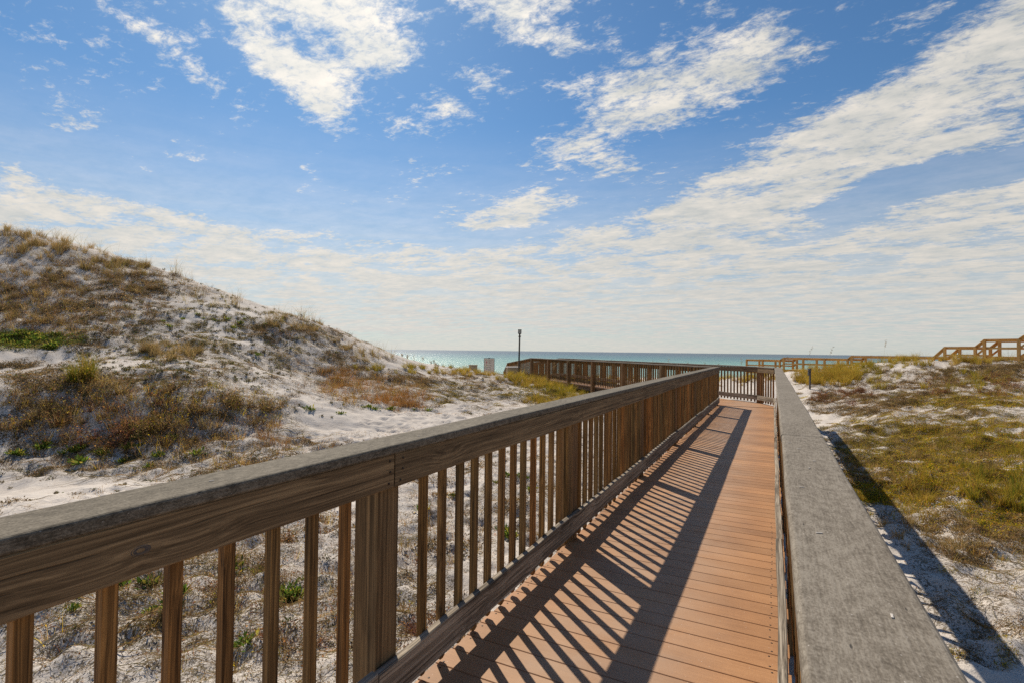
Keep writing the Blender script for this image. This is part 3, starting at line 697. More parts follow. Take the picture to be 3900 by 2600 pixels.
for y in [p + .1 for p in PY] + [16.1]:
    board('cross_beam', (DX0 - .0, y, -.30), (DX1 + .0, y, -.30), .18, .04, M['joist'], walk, up=(0, 1, 0), r=.002)

# angled corner and far run: stations along 45 degrees left
q = math.sqrt(.5); T2 = Vector((-q, q, 0)); N2 = Vector((q, q, 0))
I0 = Vector((-1.46, 16.32, 0)); WD = 1.72                      # inner corner post face, width between rail faces
O0 = I0 + N2 * WD                                             # outer line start abreast of the corner
KP = Vector((-.42, 17.86, 0))                                 # knee of the outer rail
s0 = (KP - I0).dot(T2)
far_walk = thing('boardwalk', tuple(I0 + N2 * WD / 2), 'far run of red decking turning left behind the corner toward the beach', 'boardwalk')
# corner boards: turn gradually
def clip_poly(poly, a, b):
    """keep the part left of line a->b"""
    out = []
    for k in range(len(poly)):
        p, r_ = poly[k], poly[(k + 1) % len(poly)]
        sp = (b[0] - a[0]) * (p[1] - a[1]) - (b[1] - a[1]) * (p[0] - a[0]); sr = (b[0] - a[0]) * (r_[1] - a[1]) - (b[1] - a[1]) * (r_[0] - a[0])
        if sp >= 0: out.append(p)
        if (sp >= 0) != (sr >= 0): t = sp / (sp - sr); out.append((p[0] + (r_[0] - p[0]) * t, p[1] + (r_[1] - p[1]) * t))
    return out
def prism(name, poly, z0, z1, mat, parent):
    off = parent.location; n = len(poly)
    V = [(x - off.x, y - off.y, z0 - off.z) for x, y in poly] + [(x - off.x, y - off.y, z1 - off.z) for x, y in poly]
    F = [tuple(range(n - 1, -1, -1)), tuple(range(n, 2 * n))] + [(k, (k + 1) % n, (k + 1) % n + n, k + n) for k in range(n)]
    return link(name, mesh(name, V, F), parent, None, mat)
region = [(-1.50, 17.0 - .66), (-1.50, 16.32), (DX1, 16.32), (DX1, 16.95), (KP.x + .06, KP.y + .06)]
ylast = keep[-1] + BW + GAP
mid = Vector((-math.sin(R(22.5)), math.cos(R(22.5)), 0))
# straight boards fill up to the corner line, then boards laid at 45 degrees
Yc = 16.30
for y in np.arange(ylast, Yc + .2, BW + GAP):
    if y + BW < 16.45: board('deck_board', (DX0, y + BW / 2, -.0125), (DX1, y + BW / 2, -.0125), BW, .025, M['deck'], walk, share='deck', r=.003)
    last_y = y + BW + GAP if y + BW < 16.45 else None or y
corner = [(-1.47, min(16.45, 16.45)), (DX1, 16.45), (DX1, 16.95), (KP.x + .09, KP.y + .07), tuple((KP + T2 * 1.2 + N2 * .1).to_2d()), tuple((I0 + T2 * (s0 + 1.2) - N2 * .05).to_2d()), (-1.50, 16.5)]
for k in range(22):
    a = I0 + T2 * (-1.2 + k * (BW + GAP)); b = a + T2 * BW
    strip = [tuple((a - N2 * 3).to_2d()), tuple((b - N2 * 3).to_2d()), tuple((b + N2 * 4).to_2d()), tuple((a + N2 * 4).to_2d())][::-1]
    poly = strip
    ok = True
    for u in range(len(corner)):
        poly = clip_poly(poly, corner[u], corner[(u + 1) % len(corner)])
        if len(poly) < 3: ok = False; break
    if ok: prism('deck_board', poly, -.025, 0, M['deck'], far_walk)
S_END = 15.6
s = s0 + 1.2; rows2 = []
while s < S_END: rows2.append(s); s += BW + GAP
for k, s in enumerate(rows2[:70]):
    a = I0 + T2 * (s + BW / 2)
    board('deck_board', tuple(a - N2 * .04 + Vector((0, 0, -.0125))), tuple(a + N2 * (WD + .04) + Vector((0, 0, -.0125))), BW, .025, M['deck'], far_walk, share='deck2', r=.003)
merged('outer_deck_boards', [(tuple(I0 + T2 * (s + BW / 2) - N2 * .04 + Vector((0, 0, -.0125))), tuple(I0 + T2 * (s + BW / 2) + N2 * (WD + .04) + Vector((0, 0, -.0125))), BW, .025, (0, 0, 1)) for s in rows2[70:]], far_walk, M['deck'])['kind'] = 'stuff'
for d in (.08, WD / 2, WD - .08):
    board('joist', tuple(I0 + T2 * .6 + N2 * d + Vector((0, 0, -.12))), tuple(I0 + T2 * S_END + N2 * d + Vector((0, 0, -.12))), .18, .038, M['joist'], far_walk, up=tuple(N2), r=.002)
RAMP = 4.56; DROP = .40
p_ = [tuple(I0 + T2 * S_END - N2 * .04 + Vector((0, 0, -.02))), tuple(I0 + T2 * (S_END + RAMP) - N2 * .04 + Vector((0, 0, -.02 - DROP)))]
board('ramp_deck', tuple(I0 + T2 * S_END + N2 * WD / 2 + Vector((0, 0, -.013))), tuple(I0 + T2 * (S_END + RAMP) + N2 * WD / 2 + Vector((0, 0, -.013 - DROP))), WD, .026, M['deck'], far_walk, r=.002)

def run_railing(root, A, B, out, z0=0.0, z1=0.0, posts=None, sp=2.43, seed=1, joints=None, postend=(True, True), lim=[0]):
    """railing between A and B (inner faces), 'out' points away from the walk; deck height z0 at A and z1 at B"""
    rr = random.Random(seed); A = Vector(A); B = Vector(B); out = Vector(out); L = (B - A).length; t = (B - A) / L
    at_ = lambda s, d, z: tuple(A + t * s + out * d + Vector((0, 0, z + z0 + (z1 - z0) * s / L)))
    n = max(1, round(L / sp)); ps = [L * k / n for k in range(n + 1)] if posts is None else posts
    for k, s in enumerate(ps):
        if k == 0 and not postend[0] or k == len(ps) - 1 and not postend[1]: continue
        board('post', at_(s, .0725, -1.4), at_(s, .0725, 1.097), .14, .14, M['post'], root, up=tuple(out), r=.005)
    for a, b in zip(ps[:-1], ps[1:]):
        nb = max(1, int(round((b - a) / .152)) - 1)
        for k in range(nb):
            s = a + (b - a) * (k + 1) / (nb + 1)
            if root.get('_nb', 0) < 100:
                root['_nb'] = root.get('_nb', 0) + 1
                board('baluster', at_(s, .0195, .03), at_(s, .0195, 1.0965), .038, .038, M['baluster'], root, up=tuple(out), share='bal%d' % rr.randrange(6), r=.003, chamfer=.016)
    js = joints or [0, L]
    for a, b in zip(js[:-1], js[1:]):
        board('fascia_board', at_(a + .003, -.0205, 1.027), at_(b - .003, -.0205, 1.027), .14, .038, M['fascia'], root, up=tuple(out), r=.004, nseg=12, wob=.004, seed=rr.random())
        board('bottom_rail', at_(a + .003, -.0205, .175), at_(b - .003, -.0205, .175), .14, .038, M['bottom'], root, up=tuple(out), r=.004, nseg=12, wob=.006, seed=rr.random())
        board('cap_board', at_(a + .001, .035, ZC - TC / 2), at_(b - .001, .035, ZC - TC / 2), .182, TC, M['cap'], root, r=.010, arc=3, nseg=12, wob=.004, seed=rr.random())

nr = thing('wooden_railing', tuple(I0 + T2 * 5), 'inner railing of the far angled boardwalk run, nearest the grass and lamp post', 'railing')
run_railing(nr, I0 + T2 * .12, I0 + T2 * S_END, -N2, joints=[0, 4.9, 9.7, S_END - .12], postend=(False, True), seed=11)
rr1 = thing('wooden_railing', tuple(I0 + T2 * (S_END + 2)), 'sloping railing of the far ramp, left of the lamp post', 'railing')
run_railing(rr1, I0 + T2 * S_END, I0 + T2 * (S_END + RAMP), -N2, 0, -DROP, postend=(False, True), seed=13)
run_railing(rr1, I0 + T2 * (S_END + RAMP), I0 + T2 * (S_END + RAMP + .75), -N2, -DROP, -DROP - .55, postend=(False, True), seed=14)
orl = thing('wooden_railing', tuple(O0 + T2 * 5), 'seaward railing of the far angled boardwalk run, behind its inner railing', 'railing')
run_railing(orl, KP, I0 + N2 * WD + T2 * S_END, N2, joints=[0, 4.2, 9, (I0 + N2 * WD + T2 * S_END - KP).length], seed=15)
rr2 = thing('wooden_railing', tuple(O0 + T2 * (S_END + 2)), 'seaward railing of the far ramp, hidden behind the ramp railing', 'railing')
run_railing(rr2, I0 + N2 * WD + T2 * S_END, I0 + N2 * WD + T2 * (S_END + RAMP), N2, 0, -DROP, postend=(False, True), seed=16)
knee = thing('wooden_railing', (-.2, 17.3, 0), 'short railing panel closing the outer corner where the deck turns left', 'railing')
e0 = Vector((.06, 16.86, 0)); tk = (KP - e0).normalized(); run_railing(knee, e0, KP, (tk.y, -tk.x, 0), postend=(False, False), seed=17)

# ---------------------------------------------------------------- lamp, sign, boxes, stake
def cam_pt(px, dep, z=None, py=None):
    v = px_dir(px, py if py is not None else 806); P = v * (dep / v.dot(cf))
    return Vector((P.x, P.y, (EYE + P.z) if z is None else z))
FACE = math.atan2(cf.y, cf.x) - math.pi / 2      # yaw that turns local -Y toward the walk's viewing side
def local(name, me, parent, mat, loc=(0, 0, 0), rot=(0, 0, 0)):
    if not me.materials: me.materials.append(mat)
    o = bpy.data.objects.new(name, me); col.objects.link(o); o.parent = parent; o.location = loc; o.rotation_euler = rot; return o
def boxm(name, sx, sy, sz, z0=0, r=.004):
    me = board_mesh(name, sz, sx, sy, r=r, arc=2)
    # turn long axis (X) up
    for v in me.vertices: x, y, z = v.co; v.co = (y, z, x + z0)
    me.flip_normals(); return me

lp = cam_pt(1192, 28.6); lz = hz(lp.x, lp.y)
lamp = thing('lamp_post', (lp.x, lp.y, lz), 'slim dark lamp post with small square lantern beside the far boardwalk', 'lamp post'); lamp.rotation_euler = (0, R(.7), FACE)
top = cam_pt(1193.5, 28.6, None, 757).z - lz
local('pole', boxm('pole', .085, .085, top - .30, 0, .008), lamp, M['pole'])
local('collar', lathe('collar', [(.05, top - .42), (.082, top - .39), (.082, top - .37), (.05, top - .34)], 12), lamp, M['pole'])
local('neck', boxm('neck', .085, .085, .24, top - .32, .006), lamp, M['pole'])
hd = local('lantern', boxm('lantern', .195, .16, .03, top - .03, .01), lamp, M['pole'])
for sx in (-1, 1):
    for sy in (-1, 1): local('lantern_bar', boxm('lantern_bar', .018, .018, .19, top - .22, .003), hd, M['pole'], (sx * .085, sy * .067, 0))
local('lantern_glass', boxm('lantern_glass', .16, .125, .185, top - .216, .006), hd, M['lens'])
local('lantern_base', lathe('lantern_base', [(.045, top - .27), (.095, top - .225), (.105, top - .215)], 8), hd, M['pole'])

sp_ = cam_pt(1124, 30.5); sz_ = hz(sp_.x, sp_.y)
sg = thing('warning_sign', (sp_.x, sp_.y, sz_), 'white framed warning sign with coloured flags, standing in grass before the sea', 'sign'); sg.rotation_euler = (0, 0, FACE)
stop_ = cam_pt(1124, 30.5, None, 822.5).z - sz_; SW, SH = .59, .86
local('sign_panel', boxm('sign_panel', SW, .02, SH, stop_ - SH, .006), sg, M['signface'])
fr = local('sign_frame', boxm('sign_frame', SW + .03, .016, .02, stop_, .004), sg, M['signframe'])
local('frame_rail', boxm('frame_rail', SW + .03, .016, .02, stop_ - SH - .02, .004), fr, M['signframe'])
for sx in (-1, 1): local('frame_stile', boxm('frame_stile', .02, .024, SH + .04, stop_ - SH - .02, .004), fr, M['signframe'], (sx * (SW / 2 + .008), 0, 0))
local('sign_post', boxm('sign_post', .09, .05, stop_ + .045 + .4, -.4, .006), sg, M['signframe'], (0, .04, 0))
def text(s, size, parent, mat, x, z, align='LEFT', name='lettering'):
    cu_ = bpy.data.curves.new(name, 'FONT'); cu_.body = s; cu_.size = size; cu_.align_x = align; cu_.extrude = .0015; cu_.materials.append(mat)
    tmp = bpy.data.objects.new('tmp', cu_); me = bpy.data.meshes.new_from_object(tmp); bpy.data.objects.remove(tmp)
    o = bpy.data.objects.new(name, me); col.objects.link(o); o.parent = parent; o.location = (x, -.0125, z); o.rotation_euler = (R(90), 0, 0); return o
text('BEACH WARNING FLAGS', .041, sg, M['ink'], 0, stop_ - .095, 'CENTER', 'heading')
for k, (cc, s1, s2) in enumerate([('red', 'WATER CLOSED', 'TO PUBLIC'), ('red', 'HIGH HAZARD', ''), ('yellow', 'MEDIUM HAZARD', ''), ('green', 'LOW HAZARD', ''), ('purple', 'MARINE PESTS', '')]):
    z = stop_ - .20 - k * .115
    local('flag_symbol', boxm('flag_symbol', .05, .004, .034, z, .001), sg, M['flag_' + cc], (-.17, -.0125, 0))
    if k == 0: local('flag_symbol', boxm('flag_symbol', .05, .004, .034, z - .045, .001), sg, M['flag_' + cc], (-.17, -.0125, 0))
    text(s1, .036, sg, M['ink'], -.11, z + .002); 
    if s2: text(s2, .036, sg, M['ink'], -.11, z - .04)

def crate_box(px, dep, w, d, h, label, name, tm):
    p = cam_pt(px, dep); z = hz(p.x, p.y)
    b = thing(name, (p.x, p.y, z), label, 'box'); b.rotation_euler = (0, 0, FACE + .25)
    for sy in (-1, 1):
        for k in range(2): local('side_board', boxm('side_board', w, .03, h / 2 - .008, k * h / 2, .004), b, M['box'], (0, sy * d / 2, 0))
    for sx in (-1, 1): local('end_board', boxm('end_board', .03, d - .034, h - .006, 0, .004), b, M['box'], (sx * (w / 2 - .02), 0, 0))
    local('top_board', boxm('top_board', w + .05, d + .05, .035, h, .006), b, tm); return b
t1 = cam_pt(1178, 29.2, None, 843); crate_box(1178, 29.2, .66, .5, max(t1.z - hz(t1.x, t1.y), .3), 'low tan box with a pale sandy top at the foot of the lamp post', 'low_box', M['boxtop'])
t2 = cam_pt(1087, 30.5, None, 838.5); crate_box(1087, 30.5, .44, .4, max(t2.z - hz(t2.x, t2.y), .3), 'small tan wooden box half hidden in grass left of the warning sign', 'low_box', M['box'])

g = ground_fast(1860, 893); gzv = hz(*g)
dd = Vector((g[0], g[1], 0)).dot(Vector((cf.x, cf.y, 0))); hst = cam_pt(1860, dd, None, 845).z - gzv
stk = thing('marker_stake', (g[0], g[1], gzv), 'grey wooden marker stake with metal plate on the sand right of the corner', 'stake'); stk.rotation_euler = (0, R(1), FACE)
local('stake_post', boxm('stake_post', .065, .06, hst + .5, -.5, .01), stk, M['stake'])
local('plate', boxm('plate', .13, .01, .30, hst - .32, .004), stk, M['metal'], (-.02, .037, 0))

# ---------------------------------------------------------------- yellow timber walkover on the right
def wp(px, py):
    """walkover follows a straight line over the dunes, from beside the right dune out toward the beach"""
    a = (28.5, 31.0); b = (21.9, 48.0)
    k = (px / .603077 - 1950) / FPX              # lat/dep
    s = (k * a[1] - a[0]) / ((b[0] - a[0]) - k * (b[1] - a[1]))
    lat = a[0] + (b[0] - a[0]) * s; dep = a[1] + (b[1] - a[1]) * s
    v = px_dir(px, py); P = v * (dep / v.dot(cf)); return Vector((P.x, P.y, EYE + P.z))
tl = [(2420, 742), (2352, 771), (2341, 779), (2262, 779), (2241, 796), (2171, 796.5), (2145, 818.5), (1957, 817.5), (1948, 823.5), (1801, 821), (1792, 826), (1716, 825)]
tp = [wp(*q_) for q_ in tl]
# level stretches are truly level
for a, b in ((2, 3), (4, 5), (6, 7), (8, 9), (10, 11)):
    z = (tp[a].z + tp[b].z) / 2; tp[a].z = z; tp[b].z = z
wdir = (tp[-1] - tp[2]); wdir.z = 0; wdir.normalize(); wn = Vector((wdir.y, -wdir.x, 0))
if wn.dot(cf) < 0: wn = -wn
wo = thing('timber_walkover', (tp[4].x, tp[4].y, 0), 'new yellow timber walkover stepping down over the right dune to the beach', 'walkover')
def up_off(P, dz, d): return tuple(P + wn * d + Vector((0, 0, dz)))
for d in (0, 1.55):
    for a, b in zip(tp[:-1], tp[1:]):
        L = (b - a).length
        slope = abs(a.z - b.z) > .05
        board('hand_rail', up_off(a, 0, d), up_off(b, 0, d), .19, .04, M['timber'], wo, r=.004)
        board('top_rail', up_off(a, -.09, d + .045), up_off(b, -.09, d + .045), .13, .038, M['timber'], wo, up=tuple(wn), r=.004)
        board('mid_rail', up_off(a, -.52, d + .045), up_off(b, -.52, d + .045), .11, .038, M['timber'], wo, up=tuple(wn), r=.004)
        board('stringer', up_off(a, -1.14, d + .045), up_off(b, -1.14, d + .045), .24, .045, M['timber'], wo, up=tuple(wn), r=.004)
        if not slope or L > 1.6:
            n = max(1, round(L / 2.2))
            for k in range(n + 1):
                P = a + (b - a) * (k / n); zb = hz(P.x + wn.x * d, P.y + wn.y * d)
                board('post', (P.x + wn.x * (d - .045), P.y + wn.y * (d - .045), zb - .8), (P.x + wn.x * (d - .045), P.y + wn.y * (d - .045), P.z - .022), .135, .135, M['timber'], wo, up=tuple(wn), r=.005)
for a, b in zip(tp[:-1], tp[1:]):
    board('tread_deck', up_off(a, -1.01, .775), up_off(b, -1.01, .775), 1.6, .035, M['timber'], wo, r=.003)

# ---------------------------------------------------------------- plants
UPV = np.array([0, 0, 1.0])
def ribbons(P, w, col_, side=None):
    """P (N,K,3) spines -> tapered strips"""
    N, K, _ = P.shape; d = P[:, -1] - P[:, 0]; 
    if side is None:
        a = rng.uniform(0, 2 * np.pi, N); side = np.stack([np.cos(a), np.sin(a), np.zeros(N)], -1)
    tp_ = np.linspace(1, 0.12, K)[None, :, None] * np.asarray(w).reshape(-1, 1, 1) * .5
    V = np.stack([P - side[:, None] * tp_, P + side[:, None] * tp_], 2).reshape(N * K * 2, 3)
    b = (np.arange(N) * K * 2)[:, None] + (np.arange(K - 1) * 2)[None, :]
    F = np.concatenate([np.stack([b, b + 1, b + 3], -1).reshape(-1, 3), np.stack([b, b + 3, b + 2], -1).reshape(-1, 3)])
    return V, F, np.repeat(col_, K * 2, axis=0)
def leaves(C, D, Nn, ln, wd, col_):
    N = len(C); D = D / np.linalg.norm(D, axis=1, keepdims=True); S = np.cross(D, Nn); S /= np.maximum(np.linalg.norm(S, axis=1, keepdims=True), 1e-6)
    ln = np.asarray(ln).reshape(-1, 1); wd = np.asarray(wd).reshape(-1, 1)
    V = np.stack([C, C + D * ln * .5 + S * wd * .5, C + D * ln, C + D * ln * .5 - S * wd * .5], 1).reshape(-1, 3)
    b = np.arange(N) * 4; F = np.concatenate([np.stack([b, b + 1, b + 2], -1), np.stack([b, b + 2, b + 3], -1)])
    return V, F, np.repeat(col_, 4, axis=0)
def join(parts):
    V = []; F = []; C = []; o = 0
    for v, f, c in parts: V.append(v); F.append(f + o); C.append(c); o += len(v)
    return np.concatenate(V), np.concatenate(F), np.concatenate(C)
def cols(pal, n, jit=.22):
    p = np.array(pal); k = rng.integers(len(p), size=n); return p[k] * rng.uniform(1 - jit, 1 + jit, (n, 1)) * rng.uniform(.93, 1.07, (n, 3))
def rdir(n, lo, hi):
    a = rng.uniform(0, 2 * np.pi, n); e = rng.uniform(lo, hi, n); return np.stack([np.cos(a) * np.cos(e), np.sin(a) * np.cos(e), np.sin(e)], -1)
TAN = [(.36, .23, .09), (.26, .16, .06), (.44, .32, .14), (.18, .13, .05), (.28, .21, .07)]
GOLD = [(.42, .27, .035), (.32, .23, .03), (.36, .19, .03), (.22, .19, .02), (.48, .33, .07)]
OLIVE = [(.22, .20, .018), (.31, .25, .03), (.13, .13, .015), (.38, .25, .035)]
RUST = [(.34, .13, .03), (.24, .11, .03), (.42, .21, .06), (.14, .08, .035), (.28, .18, .06)]
BROWN = [(.14, .09, .045), (.20, .13, .06), (.085, .06, .035), (.17, .14, .055), (.28, .17, .065)]
REDB = [(.20, .075, .045), (.15, .065, .045), (.26, .12, .06), (.12, .075, .05)]
GREEN = [(.09, .15, .02), (.16, .20, .03), (.06, .10, .016), (.30, .25, .045)]
YEL = [(.55, .38, .012), (.44, .35, .015), (.24, .25, .012), (.50, .23, .02), (.16, .17, .012)]
def tuft(n, h, spread, lean, w, pal):
    K = 5; t = np.linspace(0, 1, K); a = rng.uniform(0, 2 * np.pi, n); r = spread * np.sqrt(rng.random(n)); hh = h * rng.uniform(.45, 1.05, n)
    base = np.stack([np.cos(a) * r, np.sin(a) * r, np.zeros(n) - .02], -1); la = a + rng.normal(0, .9, n); ll = lean * rng.uniform(.15, 1.1, n) * hh
    ld = np.stack([np.cos(la), np.sin(la), np.zeros(n)], -1)
    P = base[:, None] + ld[:, None] * (ll[:, None] * t ** 2)[..., None] + UPV * (hh[:, None] * (t - .28 * (ll / hh)[:, None] * t ** 2))[..., None]
    return ribbons(P, w * rng.uniform(.7, 1.3, n), cols(pal, n))
def twigs(n, R_, h, w, pal, K=5, wander=.35, up=.6):
    d = rdir(n, .05, 1.3); d[:, 2] *= up; P = [np.stack([rng.normal(0, R_ * .18, n), rng.normal(0, R_ * .18, n), np.zeros(n)], -1)]
    for k in range(K - 1):
        d = d + rng.normal(0, wander, d.shape); d /= np.linalg.norm(d, axis=1, keepdims=True); q_ = P[-1] + d * R_ / (K - 1) * rng.uniform(.6, 1.3, (n, 1)); q_[:, 2] = np.clip(q_[:, 2], .004, h); P.append(q_)
    P = np.stack(P, 1); return P, ribbons(P, w * rng.uniform(.6, 1.3, n), cols(pal, n))
def scrub(R_, h, pal, leafpal, nt=52, nl=170):
    P, rb = twigs(nt, R_, h, .011, pal); i_ = rng.integers(nt, size=nl); k = rng.integers(1, P.shape[1], size=nl)
    C = P[i_, k] + rng.normal(0, .018, (nl, 3)); C[:, 2] = np.maximum(C[:, 2], .006)
    return join([rb, leaves(C, rdir(nl, -.5, 1.2), rdir(nl, -1, 1.5), rng.uniform(.022, .058, nl), rng.uniform(.009, .024, nl), cols(leafpal, nl, .4))])
def mat_(R_, h, pal, n=210, nt=24, lf=(.024, .062), twp=BROWN):
    r = R_ * rng.random(n) ** .6; a = rng.uniform(0, 6.28, n); C = np.stack([r * np.cos(a), r * np.sin(a), rng.uniform(.003, 1, n) ** 1.5 * h * (1 - .5 * r / R_)], -1)
    _, tw = twigs(nt, R_, h * .8, .010, twp, 5, .5, .25)
    return join([tw, leaves(C, rdir(n, -.2, .9), rdir(n, .5, 1.5), rng.uniform(*lf, n), rng.uniform(lf[0] * .45, lf[1] * .5, n), cols(pal, n, .35))])
def rosette(R_, pal, n=46):
    a = rng.uniform(0, 6.28, n); e = rng.uniform(.15, 1.25, n); D = np.stack([np.cos(a) * np.cos(e), np.sin(a) * np.cos(e), np.sin(e)], -1)
    C = D * rng.uniform(.0, .55, (n, 1)) * R_ + rng.normal(0, R_ * .32, (n, 3)) * np.array([1, 1, .15]); C[:, 2] = np.abs(C[:, 2])
    return leaves(C, D, np.cross(D, rdir(n, 0, .4)), R_ * rng.uniform(.45, .85, n), R_ * rng.uniform(.16, .3, n), cols(pal, n, .3))
def runner(L=1.0):
    n = 7; K = 9; a0 = rng.uniform(0, 6.28); P = np.zeros((n, K, 3))
    for s_ in range(n):
        a = a0 + rng.normal(0, .7); p = rng.normal(0, .18, 3) * [1, 1, 0]; ln = L * rng.uniform(.4, 1.1) / K
        for k in range(K): P[s_, k] = p + [0, 0, .006 + .02 * abs(math.sin(k * 1.3 + s_))]; a += rng.normal(0, .28); p = p + [ln * math.cos(a), ln * math.sin(a), 0]
    nl = 50; i_ = rng.integers(n, size=nl); k = rng.integers(K, size=nl)
    sd_ = np.tile([0, 0, 1.0], (n, 1)); sd_[:, :2] = rng.normal(0, .6, (n, 2)); sd_ /= np.linalg.norm(sd_, axis=1, keepdims=True)
    return join([ribbons(P, np.full(n, .009), cols(BROWN, n), sd_), leaves(P[i_, k] + rng.normal(0, .015, (nl, 3)) * [1, 1, .2], rdir(nl, 0, .8), rdir(nl, .6, 1.5), rng.uniform(.012, .03, nl), rng.uniform(.006, .014, nl), cols(BROWN + OLIVE + TAN, nl, .3))])
def stub():
    n = 26; C = rng.normal(0, .035, (n, 3)) * [1, 1, .6]; C[:, 2] = np.abs(C[:, 2])
    return join([leaves(C, rdir(n, .1, 1.3), rdir(n, -.5, 1), rng.uniform(.03, .07, n), rng.uniform(.012, .026, n), cols([(.09, .07, .045), (.13, .10, .06), (.10, .11, .04)], n)), tuft(6, .12, .03, .6, .006, BROWN)])
def sprig(pal, h=.24):
    n = 13; K = 4; t = np.linspace(0, 1, K); a = rng.uniform(0, 6.28, n); r = .10 * np.sqrt(rng.random(n)); hh = h * rng.uniform(.35, 1.1, n); ln = hh * rng.uniform(.1, .8, n)
    base = np.stack([np.cos(a) * r, np.sin(a) * r, np.zeros(n) - .01], -1); la = a + rng.normal(0, .8, n)
    P = base[:, None] + np.stack([np.cos(la), np.sin(la), np.zeros(n)], -1)[:, None] * (ln[:, None] * t ** 1.4)[..., None] + UPV * (hh[:, None] * t)[..., None] + rng.normal(0, .006, (n, K, 3))
    nl = 34; i_ = rng.integers(n, size=nl); k = rng.integers(1, K, size=nl)
    return join([ribbons(P, rng.uniform(.005, .009, n), cols(pal, n)), leaves(P[i_, k] + rng.normal(0, .012, (nl, 3)), rdir(nl, -.2, 1.3), rdir(nl, -1, 1.5), rng.uniform(.016, .038, nl), rng.uniform(.008, .018, nl), cols(pal, nl, .4))])
def litter():
    n = 60; r = .45 * np.sqrt(rng.random(n)); a = rng.uniform(0, 6.28, n); C = np.stack([r * np.cos(a), r * np.sin(a), rng.uniform(.003, .012, n)], -1)
    P = np.zeros((10, 4, 3)); 
    for s_ in range(10):
        a = rng.uniform(0, 6.28); p = np.append(rng.normal(0, .2, 2), .006)
        for k in range(4): P[s_, k] = p; a += rng.normal(0, .5); p = p + [.035 * math.cos(a), .035 * math.sin(a), .003]
    return join([leaves(C, rdir(n, -.1, .4), rdir(n, .9, 1.5), rng.uniform(.012, .042, n), rng.uniform(.007, .02, n), cols(BROWN + TAN[:2] + RUST[:1], n, .3)), ribbons(P, np.full(10, .004), cols(BROWN, 10))])
def oat(h):
    K = 7; t = np.linspace(0, 1, K); b = rng.uniform(.05, .22) * h; P = np.stack([b * t ** 2.5, 0 * t, h * t - .12 * b * t ** 3], -1)[None]
    st_ = ribbons(P, [.012], cols([(.30, .24, .12)], 1)); n = 44; u = rng.uniform(.72, 1.0, n); C = np.stack([b * u ** 2.5, 0 * u, h * u - .12 * b * u ** 3], -1) + rng.normal(0, .018, (n, 3))
    D = rdir(n, -1.1, .2); D[:, 0] += .5
    return join([st_, leaves(C, D, rdir(n, -.5, 1), rng.uniform(.04, .075, n), rng.uniform(.012, .022, n), cols([(.22, .15, .08), (.15, .11, .06), (.30, .22, .12)], n)), tuft(14, h * .45, .05, .7, .009, OLIVE + GOLD)])
PROTO = {
    'tan': [tuft(70, .42, .11, .8, .008, TAN) for _ in range(4)], 'gold': [tuft(80, .55, .14, .75, .009, GOLD) for _ in range(4)],
    'olive': [tuft(70, .50, .12, .7, .009, OLIVE + GOLD[:1]) for _ in range(4)], 'rust': [tuft(75, .34, .24, 1.2, .007, RUST) for _ in range(4)],
    'green2': [tuft(80, .5, .09, .6, .008, OLIVE + GOLD[:2] + GREEN[:1]) for _ in range(3)],
    'wisp': [tuft(13, .85, .07, .75, .007, TAN + OLIVE[:2]) for _ in range(5)],
    'scrub': [scrub(.32, .24, BROWN, BROWN + OLIVE[:1] + TAN[:2]) for _ in range(5)], 'scrubred': [scrub(.30, .26, REDB + BROWN[:1], REDB + RUST[:3]) for _ in range(4)],
    'bush': [join([tuft(110, .48, .16, .6, .012, OLIVE + GREEN[:1] + [(.30, .20, .06)]), scrub(.3, .35, BROWN, OLIVE + GOLD[:1], 30, 160)]) for _ in range(3)],
    'green': [rosette(.11, GREEN, 70) for _ in range(5)], 'stub': [stub() for _ in range(5)],
    'runner': [runner() for _ in range(7)], 'matbr': [mat_(.34, .09, BROWN + TAN[:2]) for _ in range(6)], 'matol': [mat_(.34, .09, OLIVE + GOLD[:2] + BROWN[:2]) for _ in range(6)],
    'matyel': [mat_(.34, .08, YEL) for _ in range(6)], 'matgr': [mat_(.34, .10, GREEN + OLIVE[:1]) for _ in range(4)], 'litter': [litter() for _ in range(8)], 'spb': [sprig(BROWN + TAN[:2] + REDB[:1]) for _ in range(6)], 'spr': [sprig(RUST + TAN + YEL[:1], .3) for _ in range(6)], 'spy': [sprig(YEL + GOLD + TAN[:1], .22) for _ in range(6)]}
INFO = {  # kind: object name, category, look, group
    'tan': ('grass_tuft', 'grass tuft', 'dry tan grass tuft', 'dry tan grass tufts'), 'gold': ('grass_tuft', 'grass tuft', 'golden brown grass tuft', 'golden grass tufts'),
    'olive': ('grass_tuft', 'grass tuft', 'olive green grass tuft', 'olive grass tufts'), 'rust': ('grass_tuft', 'grass tuft', 'rusty orange grass tuft', 'rusty grass tufts'),
    'green2': ('grass_tuft', 'grass tuft', 'yellowish green grass tuft', 'yellowish green grass tufts'), 'wisp': ('arching_tuft', 'thin grass', 'thin arching grass blades', 'thin arching grass'),
    'scrub': ('dry_shrub', 'shrub', 'low twiggy brown shrub', 'brown shrubs'), 'scrubred': ('dry_shrub', 'shrub', 'low reddish brown shrub', 'reddish shrubs'),
    'bush': ('dark_bush', 'bush', 'dense dark olive bush clump', 'dark bush'), 'green': ('green_rosette', 'plant', 'bright green leafy rosette', 'green rosette plants'),
    'stub': ('dead_plant_stub', 'plant stub', 'small dark dead plant stub', 'dark plant stubs')}
pm = {}
for k, lst in PROTO.items():
    if k in INFO: pm[k] = []
    for j, (V, F, C) in enumerate(lst):
        if k in INFO:
            me = np_mesh(INFO[k][0], V, F, 3, {'tint': ('FLOAT_COLOR', np.concatenate([C, np.ones((len(C), 1))], 1))}); me.materials.append(M['plant']); pm[k].append(me)
